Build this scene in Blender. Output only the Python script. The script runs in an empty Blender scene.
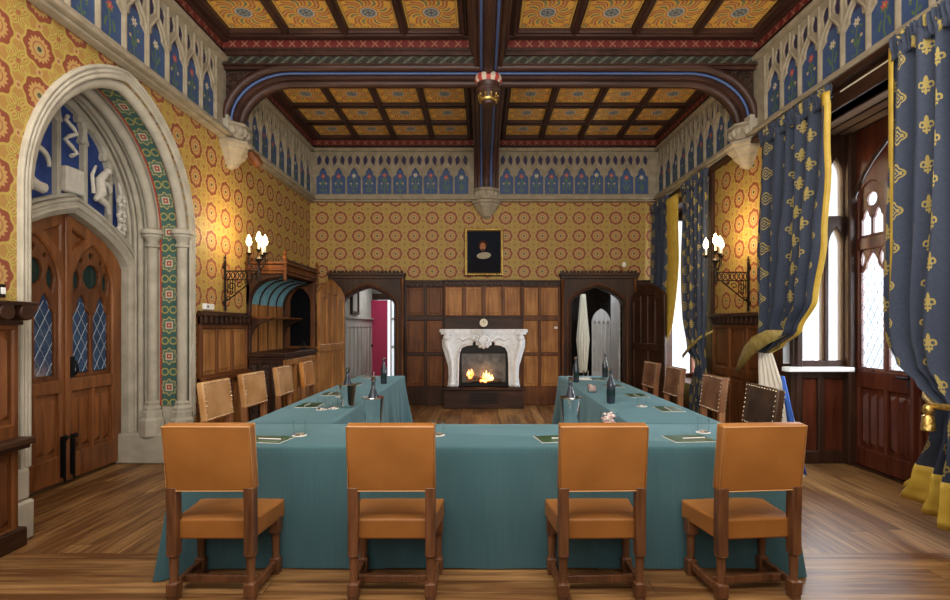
import bpy, bmesh, math, random
from mathutils import Vector, Matrix
from mathutils.geometry import tessellate_polygon
random.seed(7)
PI = math.pi
scene = bpy.context.scene
COL = scene.collection
# ------------------------------------------------------------------ camera, world, lights
EYE, FPX, VX, VY = 1.5, 520.0, 482.0, 325.0
cam_d = bpy.data.cameras.new('camera'); cam = bpy.data.objects.new('camera', cam_d); COL.objects.link(cam)
cam.location = (0, 0, EYE); cam.rotation_euler = (PI/2, 0, 0)
cam_d.sensor_width = 36; cam_d.lens = FPX/950*36
cam_d.shift_x = (475-VX)/950; cam_d.shift_y = (VY-300)/950
cam_d.clip_start = .05
scene.camera = cam
w = bpy.data.worlds.new('sky'); scene.world = w; w.use_nodes = True
bg = w.node_tree.nodes['Background']; bg.inputs[0].default_value = (.86, .93, 1, 1); bg.inputs[1].default_value = 1.25
scene.view_settings.view_transform = 'Standard'; scene.view_settings.look = 'None'
scene.view_settings.gamma = 1; scene.view_settings.use_curve_mapping = False
scene.view_settings.exposure = 0.30
def area(name, loc, rot, sx, sy, power, col=(1, 1, 1)):
    d = bpy.data.lights.new(name, 'AREA'); d.shape = 'RECTANGLE'; d.size = sx; d.size_y = sy; d.energy = power; d.color = col
    o = bpy.data.objects.new(name, d); COL.objects.link(o); o.location = loc; o.rotation_euler = rot
    return o
# daylight outside the window bays (facing -X) and unseen fill lights added inside the room
area('daylight_near_bay', (5.3, 4.4, 2.6), (0, PI/2-.12, 0), 3.4, 3.6, 1500, (.84, .92, 1))
area('daylight_far_bay', (5.3, 8.4, 2.6), (0, PI/2-.12, 0), 3.4, 2.6, 1300, (.84, .92, 1))
area('rear_fill', (-.6, -2.6, 3.2), (PI/2+.12, 0, 0), 5.4, 2.2, 80, (1, .97, .92))  # unseen frontal fill added behind the camera; the back wall is blank
area('overhead_fill', (0, 1.9, 4.75), (math.radians(33), 0, 0), 5.4, 3.2, 310, (1, .94, .86))  # unseen fill added below the ceiling, no lamps hang there
area('ceiling_fill', (0, .2, 1.65), (PI+math.radians(-24), 0, 0), 5.0, 1.6, 210, (1, .93, .84))  # unseen fill added to brighten the ceiling
area('passage_light', (-1.9, 11.3, 2.55), (0, 0, 0), .5, .8, 13, (1, 1, 1))  # area light under the passage ceiling, pointing down
area('passage_light_right', (2.3, 10.4, 2.65), (0, 0, 0), .6, .6, 13, (.95, .97, 1))  # area light under the lobby ceiling, pointing down

# ------------------------------------------------------------------ node expression helper
class E:
    def __init__(s, c, v): s.c = c; s.v = v
    def _m(s, op, *a, clamp=False):
        n = s.c.nt.nodes.new('ShaderNodeMath'); n.operation = op; n.use_clamp = clamp
        for i, x in enumerate((s,)+a):
            if isinstance(x, E): s.c.nt.links.new(x.v, n.inputs[i])
            else: n.inputs[i].default_value = x
        return E(s.c, n.outputs[0])
    def __add__(s, o): return s._m('ADD', o)
    __radd__ = __add__
    def __sub__(s, o): return s._m('SUBTRACT', o)
    def __rsub__(s, o): return (s*-1)+o
    def __mul__(s, o): return s._m('MULTIPLY', o)
    __rmul__ = __mul__
    def __truediv__(s, o): return s._m('DIVIDE', o)
    def abs(s): return s._m('ABSOLUTE')
    def sin(s): return s._m('SINE')
    def cos(s): return s._m('COSINE')
    def floor(s): return s._m('FLOOR')
    def fract(s): return s._m('FRACT')
    def sqrt(s): return s._m('SQRT')
    def atan2(s, o): return s._m('ARCTAN2', o)
    def lt(s, o): return s._m('LESS_THAN', o)
    def gt(s, o): return s._m('GREATER_THAN', o)
    def min(s, o): return s._m('MINIMUM', o)
    def max(s, o): return s._m('MAXIMUM', o)
    def cell(s, p): return ((s/p+.5).fract()-.5)*p       # signed distance to the nearest multiple of p
    def idx(s, p): return (s/p+.5).floor()
def ln(x, y): return (x*x+y*y).sqrt()
class Ctx:
    def __init__(s, nt): s.nt = nt; s._tc = None
    def coord(s, kind='Object'):
        if kind == 'World':
            g = s.nt.nodes.new('ShaderNodeNewGeometry'); src = g.outputs['Position']
        else:
            if not s._tc: s._tc = s.nt.nodes.new('ShaderNodeTexCoord')
            src = s._tc.outputs[kind]
        x = s.nt.nodes.new('ShaderNodeSeparateXYZ'); s.nt.links.new(src, x.inputs[0])
        return [E(s, o) for o in x.outputs]
    def vec(s, x, y, z=0.0):
        n = s.nt.nodes.new('ShaderNodeCombineXYZ')
        for i, a in enumerate((x, y, z)):
            if isinstance(a, E): s.nt.links.new(a.v, n.inputs[i])
            else: n.inputs[i].default_value = a
        return n.outputs[0]
    def noise(s, v, scale=5, detail=2, dist=0):
        n = s.nt.nodes.new('ShaderNodeTexNoise'); n.inputs['Scale'].default_value = scale
        n.inputs['Detail'].default_value = detail; n.inputs['Distortion'].default_value = dist
        s.nt.links.new(v, n.inputs['Vector']); return E(s, n.outputs[0])
    def rnd(s, x, y=0.0):
        n = s.nt.nodes.new('ShaderNodeTexWhiteNoise'); n.noise_dimensions = '2D'
        s.nt.links.new(s.vec(x, y), n.inputs['Vector']); return E(s, n.outputs[0])
    def mix(s, f, a, b):
        n = s.nt.nodes.new('ShaderNodeMix'); n.data_type = 'RGBA'
        if isinstance(f, E): s.nt.links.new(f.v, n.inputs[0])
        else: n.inputs[0].default_value = f
        for i, q in ((6, a), (7, b)):
            if isinstance(q, tuple): n.inputs[i].default_value = (*q, 1)
            else: s.nt.links.new(q, n.inputs[i])
        return n.outputs[2]
def material(name, fn=None, alpha=1,  col=(.5, .5, .5), rough=.5, metal=0, trans=0, emit=0, bump=.3, spec=.5, coat=0, sheen=0, ior=1.45):
    m = bpy.data.materials.new(name); m.use_nodes = True; nt = m.node_tree; b = nt.nodes['Principled BSDF']
    b.inputs['Base Color'].default_value = (*col, 1); b.inputs['Roughness'].default_value = rough
    b.inputs['Metallic'].default_value = metal; b.inputs['Transmission Weight'].default_value = trans
    b.inputs['Specular IOR Level'].default_value = spec; b.inputs['Coat Weight'].default_value = coat
    b.inputs['Coat Roughness'].default_value = .25
    b.inputs['Sheen Weight'].default_value = sheen; b.inputs['IOR'].default_value = ior
    b.inputs['Alpha'].default_value = alpha
    c = Ctx(nt)
    if emit: b.inputs['Emission Color'].default_value = (*col, 1); b.inputs['Emission Strength'].default_value = emit
    if fn:
        r = fn(c)
        if not isinstance(r, tuple): r = (r, None)
        if r[0] is not None:
            nt.links.new(r[0], b.inputs['Base Color'])
            if emit: nt.links.new(r[0], b.inputs['Emission Color'])
        if r[1] is not None:
            bp = nt.nodes.new('ShaderNodeBump'); bp.inputs['Strength'].default_value = bump; bp.inputs['Distance'].default_value = .01
            nt.links.new(r[1].v, bp.inputs['Height']); nt.links.new(bp.outputs[0], b.inputs['Normal'])
    return m
def wood_fn(dark, light, axis=2, sc=1.0, board=None):
    def f(c):
        p = c.coord('World'); k = [14*sc, 14*sc, 14*sc]; k[axis] = 1.3*sc
        v = c.vec(p[0]*k[0], p[1]*k[1], p[2]*k[2])
        n = c.noise(v, 1.0, 4, .8); n2 = c.noise(c.vec(p[0], p[1], p[2]), 2.2, 2)
        t = ((n-.3)*1.5+(n2-.5)*.9)._m('MULTIPLY', 1.0, clamp=True)
        return c.mix(t, dark, light), n
    return f
def plain_noise(a, b, scale=8, detail=3):
    def f(c):
        p = c.coord('World'); n = c.noise(c.vec(p[0], p[1], p[2]), scale, detail)
        return c.mix(((n-.25)*2)._m('MULTIPLY', 1.0, clamp=True), a, b), n
    return f
# ---- wood, stone, metal
W_DARK = material('dark oak', wood_fn((.022, .009, .005), (.075, .032, .016)), rough=.45, spec=.3, bump=.25)
W_DARKX = material('dark oak across', wood_fn((.022, .009, .005), (.075, .032, .016), axis=0), rough=.45, spec=.3, bump=.25)
W_DARKY = material('dark oak along the room', wood_fn((.022, .009, .005), (.075, .032, .016), axis=1), rough=.45, spec=.3, bump=.25)
W_BROWN = material('brown oak', wood_fn((.07, .022, .007), (.25, .09, .025)), rough=.45, spec=.3, bump=.25)
W_DOOR = material('door oak', wood_fn((.13, .042, .013), (.36, .14, .045)), rough=.28, bump=.2)
W_RED = material('red brown oak', wood_fn((.055, .012, .006), (.15, .04, .018)), rough=.25, bump=.2)
W_LIGHT = material('honey oak', wood_fn((.22, .085, .022), (.60, .29, .09)), rough=.45, spec=.3, bump=.2)
W_CHAIR = material('chair oak', wood_fn((.08, .032, .014), (.25, .105, .045), sc=2), rough=.35, bump=.2)
W_CHAIRL = material('light chair oak', wood_fn((.20, .08, .03), (.46, .22, .10), sc=2), rough=.3, bump=.2)
W_SOFFIT = material('pale boarded soffit', wood_fn((.16, .10, .065), (.33, .24, .17), axis=1), rough=.6)
W_CEIL = material('ceiling timber', wood_fn((.035, .014, .010), (.095, .042, .03), axis=1), rough=.45)
W_CEILX = material('ceiling timber across', wood_fn((.035, .014, .010), (.095, .042, .03), axis=0), rough=.45)
def carved(c):
    p = c.coord('World')
    n = c.noise(c.vec(p[0], p[1], p[2]), 22, 2, 1.5)
    return c.mix(((n-.42)*6)._m('MULTIPLY', 1.0, clamp=True), (.012, .007, .006), (.07, .035, .022)), n
W_CARVE = material('carved dark oak', carved, rough=.4, bump=1.0)
CSTONE = material('pale carved stone', plain_noise((.50, .47, .40), (.66, .62, .54), 14), rough=.8, bump=.2)
FSTONE = material('frieze limestone', plain_noise((.26, .22, .15), (.40, .345, .25), 9), rough=.85, bump=.15)
STONE = material('limestone', plain_noise((.34, .31, .24), (.49, .455, .37), 7), rough=.85, bump=.15)
STONE_D = material('weathered limestone', plain_noise((.30, .26, .19), (.50, .44, .33), 14), rough=.9, bump=.3)
PLASTER = material('grey plaster', plain_noise((.33, .32, .29), (.46, .45, .41), 5), rough=.9)
MARBLE = material('white marble', plain_noise((.70, .73, .77), (.92, .95, .98), 16, 5), rough=.2, bump=.4)
BLACK = material('blackened iron', col=(.012, .012, .013), rough=.45, metal=.6)
IRON = material('wrought iron', plain_noise((.015, .012, .01), (.05, .038, .028), 30), rough=.45, metal=.7)
BRASS = material('brass', col=(.55, .38, .12), rough=.3, metal=1)
GOLD = material('gilding', plain_noise((.35, .22, .05), (.85, .62, .22), 40), rough=.35, metal=.9, bump=.8)
SILVER = material('polished steel', col=(.75, .76, .78), rough=.12, metal=1)
LEAD = material('lead cames', col=(.26, .31, .37), rough=.4, metal=.2)
BLUEP = material('blue painted strip', col=(.07, .13, .32), rough=.5)
BLUEG = material('ultramarine ground', plain_noise((.012, .035, .16), (.03, .07, .27), 12), rough=.6)
TEALG = material('sea blue cove panel', plain_noise((.12, .33, .42), (.25, .52, .58), 12), rough=.45)
DARKV = material('near black shade', col=(.004, .004, .005), rough=.9, spec=.1)  # puts the darkness behind openings into the colour
WHITE = material('white plastic', col=(.8, .8, .78), rough=.4)
CREAM = material('cream candle', col=(.85, .78, .6), rough=.5)
CRIM = material('crimson door paint', col=(.36, .015, .07), rough=.4)
GREEN_D = material('dark green glass', col=(.012, .03, .028), rough=.08)
BLUE_GL = material('leaded blue night glass', plain_noise((.012, .03, .075), (.05, .10, .20), 5), rough=.12)
WATERGL = material('drinking glass', col=(1, 1, 1), rough=.03, trans=1, ior=1.3)
BOTTLE = material('dark water bottle', col=(.02, .03, .045), rough=.06, coat=.5)
PALEWIN = material('frosted daylit glazing', plain_noise((.8, .84, .88), (.95, .96, .98), 3), rough=.3, alpha=.28)
PANE2 = material('leaded window glazing', plain_noise((.62, .66, .70), (.78, .80, .82), 3), rough=.3, alpha=.5)
FLAME = material('candle flame', col=(1, .78, .45), emit=14)
def fire(c):
    p = c.coord('World'); n = c.noise(c.vec(p[0], p[1], p[2]), 14, 2, 1)
    return c.mix(((n-.35)*3)._m('MULTIPLY', 1.0, clamp=True), (1, .16, .01), (1, .62, .25))
FIRE = material('burning fire', fire, emit=2.6)
LOG = material('charred log', plain_noise((.02, .013, .01), (.16, .10, .06), 25), rough=.9)
FIREBOX_GREY = material('mottled grey firebox', plain_noise((.04, .04, .04), (.16, .155, .15), 9), rough=.5)  # mottled mid to dark grey

# ---- leather
def leather(a, b):
    def f(c):
        p = c.coord('World'); n = c.noise(c.vec(p[0], p[1], p[2]), 4, 3); n2 = c.noise(c.vec(p[0], p[1], p[2]), 140, 2)
        return c.mix(((n-.3)*2.2)._m('MULTIPLY', 1.0, clamp=True), a, b), n2
    return f
L_TAN = material('caramel leather', leather((.28, .108, .022), (.37, .15, .035)), rough=.42, bump=.12)
L_OLD = material('worn tan leather', leather((.42, .20, .065), (.66, .38, .17)), rough=.22, bump=.3)
L_ORANGE = material('orange brown leather', leather((.42, .15, .02), (.66, .30, .07)), rough=.3, bump=.3)
L_DARK = material('dark brown leather', leather((.035, .018, .010), (.10, .055, .032)), rough=.25, bump=.3)
L_MID = material('mid brown leather', leather((.13, .052, .022), (.34, .17, .09)), rough=.18, bump=.3)
# ---- patterned surfaces
def wallpaper(axis):
    def f(c):
        p = c.coord('World'); P = .345; Q = .335
        a = (p[axis]-(.10 if axis == 0 else .0))/P; b = (p[2]-.16)/Q
        u = a.cell(1); v = b.cell(1); r = ln(u, v); th = v.atan2(u)
        # corner motif: four overlapping yellow circles with outlines
        cu = (a+.5).cell(1); cv = (b+.5).cell(1); au = cu.abs(); av = cv.abs(); rc = ln(cu, cv)
        rq = ln(au-.125, av-.125)
        mu = (a+.5).cell(1); rm = ln(mu, v); mv = (b+.5).cell(1); rn = ln(u, mv)
        n = c.noise(c.vec(p[0], p[1], p[2]), 7, 2)
        base = c.mix(n, (.33, .18, .05), (.40, .23, .06))
        col = c.mix(rq.lt(.150), base, (.42, .33, .07)); col = c.mix(rq.lt(.06), col, (.36, .17, .05))
        col = c.mix((rq-.105).abs().lt(.012), col, (.31, .18, .05))
        col = c.mix((au-av).abs().lt(.022)*rc.lt(.30)*rc.gt(.1), col, (.46, .34, .10))
        col = c.mix(rc.lt(.055), col, (.33, .10, .05))
        col = c.mix((rm.min(rn)).lt(.085), col, (.47, .30, .13)); col = c.mix((rm.min(rn)).lt(.035), col, (.30, .09, .05))
        sc = r/((th*8).cos()*.06+1.0)
        col = c.mix(sc.lt(.43), col, (.43, .32, .075))
        col = c.mix(sc.lt(.375), col, (.23, .055, .03))
        st = r/((th*16).cos()*.10+1.0)
        col = c.mix(st.lt(.255), col, (.45, .27, .09))
        col = c.mix((r-.155).abs().lt(.016), col, (.30, .12, .05))
        col = c.mix(r.lt(.10), col, (.40, .31, .13)); col = c.mix(r.lt(.055), col, (.05, .06, .04))
        n = c.noise(c.vec(p[0], p[1], p[2]), 60, 2)
        return c.mix((n-.3)*.35, col, (.16, .10, .03)), None
    return f
PAPER_X = material('wallpaper on end wall', wallpaper(0), rough=.6)
PAPER_Y = material('wallpaper on side wall', wallpaper(1), rough=.6)
def frieze_paint(axis, pitch, off):
    def f(c):
        p = c.coord('World'); a0 = p[axis]-off; u = a0.cell(pitch); k = a0.idx(pitch); z = p[2]-3.95
        rd = c.rnd(k, 3.1); rd2 = c.rnd(k, 8.7)
        g = c.noise(c.vec(p[0], p[1], p[2]), 9, 3)
        col = c.mix(g, (.028, .06, .15), (.06, .105, .235))
        col = c.mix(z.gt(.46), col, (.035, .028, .075))
        stem = (u+((z*30+rd*6).sin())*.008).abs().lt(.0075)*z.gt(.02)*z.lt(.34)
        au = u.abs()
        leaf = (au-.04-(z*26+rd2*5).sin()*.018).abs().lt(.011)*z.gt(.05)*z.lt(.30)*((z*42+rd*9).sin().gt(-.3))
        col = c.mix(stem.max(leaf), col, (.10, .17, .06))
        fz = z-(rd*.06+.30); r = ln(u, fz); th = fz.atan2(u)
        fl = (r/((th*6).cos()*.3+1)).lt(.034)
        colf = c.mix(rd2.gt(.5), (.55, .50, .40), (.45, .09, .09))
        col = c.mix(fl, col, colf); col = c.mix(r.lt(.010), col, (.5, .32, .06))
        fz2 = z-.2; r2 = ln(au-.055, fz2); col = c.mix((r2.lt(.016))*rd.gt(.45), col, (.50, .38, .22))
        return col
    return f
FR_FARL = material('painted flowers end frieze', frieze_paint(0, .288, -2.976), rough=.6)
FR_FARR = material('painted flowers end frieze right', frieze_paint(0, .281, .4605), rough=.6)
FR_SIDE = material('painted flowers side frieze', frieze_paint(1, .317, 9.55), rough=.6)
def ceil_panel(c):
    p = c.coord('Object'); u = p[0]/.30; v = p[1]/.30; r = ln(u, v); th = v.atan2(u)
    n = c.noise(c.vec(p[0], p[1], 0.0), 6, 2)
    col = c.mix(n, (.74, .40, .06), (.90, .56, .13))
    pe = (th*8+((r*8).sin()*1.3)).cos(); zone = r.gt(.42)*r.lt(1.02-pe.abs()*.1)
    col = c.mix(pe.gt(.25)*zone, col, (.30, .10, .04)); col = c.mix(pe.gt(.45)*zone, col, (.56, .15, .06)); col = c.mix(pe.gt(.9)*zone, col, (.62, .42, .16))
    col = c.mix(pe.lt(-.80)*r.gt(.42)*r.lt(.78), col, (.22, .27, .16))
    cr = ln(u.abs()-.84, v.abs()-.84); col = c.mix(cr.lt(.15)*(cr.gt(.09)), col, (.50, .13, .05)); col = c.mix(cr.lt(.06), col, (.20, .28, .22))
    e = u.abs().max(v.abs())
    col = c.mix(e.gt(.90), col, (.82, .50, .11))
    dots = ((u*22).sin()*(v*22).sin()).abs().gt(.72)*e.gt(.86)*e.lt(.95); col = c.mix(dots, col, (.20, .14, .08))
    rr = r/((th*10).cos()*.05+1)
    col = c.mix(rr.lt(.37), col, (.50, .12, .05)); col = c.mix(rr.lt(.33), col, (.55, .52, .42))
    col = c.mix(rr.lt(.25), col, (.13, .19, .26)); sp = ((th*6).cos()).gt(.2)*r.lt(.19)
    col = c.mix(sp, col, (.42, .42, .30)); col = c.mix(r.lt(.06), col, (.10, .10, .13))
    return col
CPANEL = material('painted ceiling panel', ceil_panel, rough=.55)
def red_strip(axis):
    def f(c):
        p = c.coord('Object'); u = p[axis].cell(.145); z = p[2]-4.9; au = u.abs(); az = z.abs()
        x = (au-az).abs().lt(.010)*au.lt(.037)
        col = c.mix(x, (.15, .02, .015), (.33, .14, .09))
        return c.mix(az.gt(.045), col, (.05, .02, .014))
    return f
RED_X = material('red rosette strip across', red_strip(0), rough=.55)
RED_Y = material('red rosette strip along', red_strip(1), rough=.55)
def rope_strip(c):
    p = c.coord('World'); u = p[0].cell(.15); z = p[2]-4.765
    s = (z-u*.75).abs().lt(.017)*z.abs().lt(.05)
    s2 = (z+((u+.04).cell(.15))*.9).abs().lt(.008)*z.abs().lt(.05)
    col = c.mix(s, (.022, .02, .014), (.10, .115, .085)); return c.mix(s2, col, (.07, .05, .03))
ROPE = material('green twist carving', rope_strip, rough=.6)
def rose_band(c):
    p = c.coord('UV'); u = p[0]; v = p[1].cell(.34); r = ln(u, v); th = v.atan2(u)
    n = c.noise(c.vec(p[0], p[1], 0.0), 9, 2)
    col = c.mix(n, (.03, .085, .07), (.07, .16, .14))
    cv = (p[1]+.17).cell(.34); cu = u.abs()
    col = c.mix((ln(cu-.045, cv)-.036).abs().lt(.007), col, (.36, .33, .10))
    rr = r/((th*8).cos()*.12+1)
    col = c.mix(rr.lt(.085), col, (.42, .36, .14)); col = c.mix(rr.lt(.072), col, (.10, .17, .12)); col = c.mix((u.abs().max(v.abs())).lt(.040), col, (.56, .47, .34))
    col = c.mix((u.abs().max(v.abs())).lt(.026), col, (.33, .06, .05)); col = c.mix(r.lt(.012), col, (.55, .45, .3))
    return c.mix(u.abs().gt(.082), col, (.38, .045, .022))
ROSEB = material('rose painted band', rose_band, rough=.6)
def boss_ring(c):
    p = c.coord('Object'); th = p[1].atan2(p[0]); m = (th*9).sin().gt(0)
    return c.mix(m, (.45, .06, .05), (.65, .55, .45))
RINGM = material('red and white ring', boss_ring, rough=.5)
def floor_fn(c):
    p = c.coord('World')
    def planks(a, b, w, L):                     # a across boards, b along
        k = (a/w).floor(); off = c.rnd(k, 2.0)*L; kk = ((b+off)/L).floor(); rd = c.rnd(k, kk)
        g = c.noise(c.vec(a*26, b*1.6, rd*20), 1.0, 4, .6)
        seam = ((a/w).fract()-.5).abs().gt(.478); seam = seam.max((((b+off)/L).fract()-.5).abs().gt(.4985))
        t = (g-.5)*2.0+rd*.55+.05
        return t, seam
    t1, s1 = planks(p[1], p[0], .145, 2.2); t2, s2 = planks(p[0]+p[1]*.0, p[1], .14, 1.7)
    m = p[1].lt(3.42)
    t = t1*m+t2*(1-m); s = s1*m+s2*(1-m)
    big = c.noise(c.vec(p[0], p[1], 0.0), .9, 2)
    col = c.mix((t+(big-.5)*.8)._m('MULTIPLY', 1.0, clamp=True), (.12, .05, .016), (.42, .235, .09))
    return c.mix(s*.7, col, (.03, .014, .006)), t*.3-s
FLOOR = material('worn oak floorboards', floor_fn, rough=.42, spec=.35, bump=.25)
def cloth_fn(c):
    p = c.coord('World'); n = c.noise(c.vec(p[0]*1.5, p[1]*1.5, p[2]*.4), 3, 2)
    wv = (p[0]*1900).sin()*(p[2]*1900+p[1]*1900).sin()
    sl = c.noise(c.vec(p[0]*90, p[1]*90, p[2]*3), 1, 2)
    return c.mix(((n-.3)*.9+(sl-.5)*.7)._m('MULTIPLY', 1.0, clamp=True), (.046, .112, .132), (.080, .168, .192)), wv
CLOTH = material('teal table linen', cloth_fn, rough=.75, sheen=.5, spec=.2, bump=.12)
CLOTH.node_tree.nodes['Principled BSDF'].inputs['Sheen Tint'].default_value = (.42, .72, .86, 1)
def curtain_fn(c):
    q = c.coord('UV'); u = q[0]/1.1; v = q[1]/1.1; P = .24; Q = .25
    col_ = u.idx(P); uu = u.cell(P); vv = (v+(col_*.5).fract()*Q).cell(Q); au = uu.abs()
    a = ln(uu/.40, vv-.022).lt(.042)
    b = (ln(au-.030, vv-.004)-.018).abs().lt(.0065)*(vv.gt(-.012)+au.lt(.03)*.5).gt(.4)
    d = ln(uu/.5, vv+.036).lt(.020).max((vv+.010).abs().lt(.006)*au.lt(.030)).max(ln(au-.018, vv+.032).lt(.009))
    fl = a.max(b).max(d)
    r2 = (au*au*.8+vv*vv*1.1).sqrt(); th = vv.atan2(uu)
    rr = r2/((th*4).cos()*.16+1)
    md = ((rr-.052).abs().lt(.006)).max((rr-.026).abs().lt(.005)).max(rr.lt(.009)).max((au-.045).abs().lt(.006)*vv.abs().lt(.012))
    ism = ((col_-.5)/6).fract().lt(.166)
    n = c.noise(c.vec(q[0], q[1], 0.0), 40, 2)
    col = c.mix(n, (.024, .033, .058), (.042, .055, .086))
    return c.mix((fl*(1-ism)).max(md*ism)*.85, col, (.34, .26, .07))
CURT = material('slate blue fleur curtain', curtain_fn, rough=.7, sheen=.08, spec=.25)
YELLOW = material('yellow satin edging', plain_noise((.44, .29, .035), (.60, .42, .07), 9), rough=.45)
LINING = material('cream lining', col=(.85, .84, .76), rough=.8)
BLUEC = material('bright blue cloth', col=(.05, .16, .62), rough=.7)
def portrait(c):
    q = c.coord('Object'); x = q[0]; z = q[2]
    n = c.noise(c.vec(x, z, 0.0), 30, 2)
    col = c.mix(n, (.004, .006, .012), (.012, .016, .026))
    body = ln((x+.0)/1.3, z+.26).lt(.22); col = c.mix(body, col, (.008, .008, .012))
    coll = ln((x-.02)/1.25-z*.25, (z+.065)*1.7).lt(.105)*(z.gt(-.14)); col = c.mix(coll, col, (.36, .32, .23))
    col = c.mix(ln((x+.02)*1.1, z-.13).lt(.088), col, (.06, .018, .01))
    face = ln((x+.02)*1.45, (z-.10)).lt(.075); col = c.mix(face, col, (.38, .16, .08))
    col = c.mix(ln((x+.02)*1.2, z-.04).lt(.03), col, (.10, .035, .02))
    col = c.mix(ln((x+.02).abs()-.02, z-.115).lt(.008), col, (.03, .012, .008))
    return col
PORTR = material('dark oil portrait', portrait, rough=.7, spec=.1)
def sweets(c):
    p = c.coord('World'); n = c.noise(c.vec(p[0], p[1], p[2]), 60, 1)
    return c.mix(n.gt(.52), (.8, .75, .72), (.75, .35, .32))
SWEET = material('wrapped sweets', sweets, rough=.4)
PAD = material('green notepad cover', plain_noise((.015, .055, .03), (.04, .11, .06), 12), rough=.3)
PAPERM = material('white paper', col=(.8, .82, .78), rough=.5)
def nailm(c): return None
NAIL = material('nail heads', col=(.75, .65, .5), rough=.25, metal=.8)
# ------------------------------------------------------------------ mesh helpers
class MB:
    def __init__(s): s.v = []; s.f = []; s.uv = {}
    def add(s, vs, fs):
        n = len(s.v); s.v += [tuple(a) for a in vs]; s.f += [tuple(i+n for i in f) for f in fs]; return s
    def box(s, x0, x1, y0, y1, z0, z1):
        vs = [(x, y, z) for x in (x0, x1) for y in (y0, y1) for z in (z0, z1)]
        return s.add(vs, [(0, 1, 3, 2), (4, 6, 7, 5), (0, 4, 5, 1), (2, 3, 7, 6), (0, 2, 6, 4), (1, 5, 7, 3)])
    def mbox(s, M, *a):
        t = MB().box(*a); s.add([M(*p) for p in t.v], t.f); return s
    def tube(s, pts, r, n=8, cap=True, closed=False):
        pts = [Vector(p) for p in pts]; m = len(pts)
        rs = r if isinstance(r, (list, tuple)) else [r]*m
        rings = []; up = None
        for i, p in enumerate(pts):
            if closed: t = pts[(i+1) % m]-pts[i-1]
            else: t = pts[min(i+1, m-1)]-pts[max(i-1, 0)]
            t.normalize()
            if up is None:
                up = Vector((0, 0, 1)) if abs(t.z) < .9 else Vector((1, 0, 0))
            a = (up-t*up.dot(t)); a.normalize(); up = a; b = t.cross(a)
            rings.append([p+(a*math.cos(2*PI*k/n)+b*math.sin(2*PI*k/n))*rs[i] for k in range(n)])
        vs = [q for g in rings for q in g]; fs = []
        for i in range(m if closed else m-1):
            j = (i+1) % m
            for k in range(n): fs.append((i*n+k, i*n+(k+1) % n, j*n+(k+1) % n, j*n+k))
        if cap and not closed: fs += [tuple(range(n))[::-1], tuple((m-1)*n+k for k in range(n))]
        return s.add(vs, fs)
    def lathe(s, prof, c=(0, 0, 0), n=16, axis='z', ph=0):
        vs = []; fs = []
        for r, h in prof:
            for k in range(n):
                a = 2*PI*k/n+ph; x, y = r*math.cos(a), r*math.sin(a)
                q = {'z': (x, y, h), 'y': (x, h, y), 'x': (h, x, y)}[axis]
                vs.append((q[0]+c[0], q[1]+c[1], q[2]+c[2]))
        m = len(prof)
        for i in range(m-1):
            for k in range(n): fs.append((i*n+k, i*n+(k+1) % n, (i+1)*n+(k+1) % n, (i+1)*n+k))
        fs += [tuple(range(n))[::-1], tuple((m-1)*n+k for k in range(n))]
        return s.add(vs, fs)
    def ball(s, c, rx, ry=None, rz=None, n=12):
        ry = ry or rx; rz = rz or rx; m = n//2
        vs = []; fs = []
        for i in range(m+1):
            t = PI*i/m
            for k in range(n):
                a = 2*PI*k/n; vs.append((c[0]+rx*math.sin(t)*math.cos(a), c[1]+ry*math.sin(t)*math.sin(a), c[2]+rz*math.cos(t)))
        for i in range(m):
            for k in range(n): fs.append((i*n+k, (i+1)*n+k, (i+1)*n+(k+1) % n, i*n+(k+1) % n))
        return s.add(vs, fs)
    def plate(s, M, outer, holes, w0, w1, ch=0.0):
        """outline with holes in (u,v), thickness w0..w1 (w1 = visible face), chamfer ch on the visible edges"""
        loops = [outer]+holes; ok = []
        for i, L in enumerate(loops):
            A = sum(L[k][0]*L[(k+1) % len(L)][1]-L[(k+1) % len(L)][0]*L[k][1] for k in range(len(L)))
            if (A < 0) == (i == 0): L = L[::-1]
            ok.append([tuple(p) for p in L])
        def inset(L, d):
            n = len(L); out = []
            for k in range(n):
                a = Vector(L[k-1]); b = Vector(L[k]); c = Vector(L[(k+1) % n])
                e1 = (b-a); e2 = (c-b)
                if e1.length < 1e-7 or e2.length < 1e-7: out.append(tuple(b)); continue
                e1.normalize(); e2.normalize()
                n1 = Vector((-e1.y, e1.x)); n2 = Vector((-e2.y, e2.x)); q = n1+n2
                if q.length < .3: q = n1
                else: q = q/ max(.5, q.dot(n1))
                out.append(tuple(b+q*d))
            return out
        front = [inset(L, ch) for L in ok] if ch else ok
        flat = [p for L in front for p in L]
        tris = tessellate_polygon([[Vector((p[0], p[1], 0)) for p in L] for L in front])
        N = len(flat); sg = 1 if w1 > w0 else -1
        vs = [M(p[0], p[1], w1) for p in flat]; fs = [tuple(t) for t in tris]
        wc = w1-sg*ch; base = [p for L in ok for p in L]
        vs += [M(p[0], p[1], wc) for p in base]+[M(p[0], p[1], w0) for p in base]
        o = 0
        for L in ok:
            n = len(L)
            for k in range(n):
                a, b = o+k, o+(k+1) % n
                fs.append((a, b, N+b, N+a)); fs.append((N+a, N+b, 2*N+b, 2*N+a))
            o += n
        fs += [tuple(2*N+i for i in reversed(t)) for t in tris]
        return s.add(vs, fs)
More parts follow.
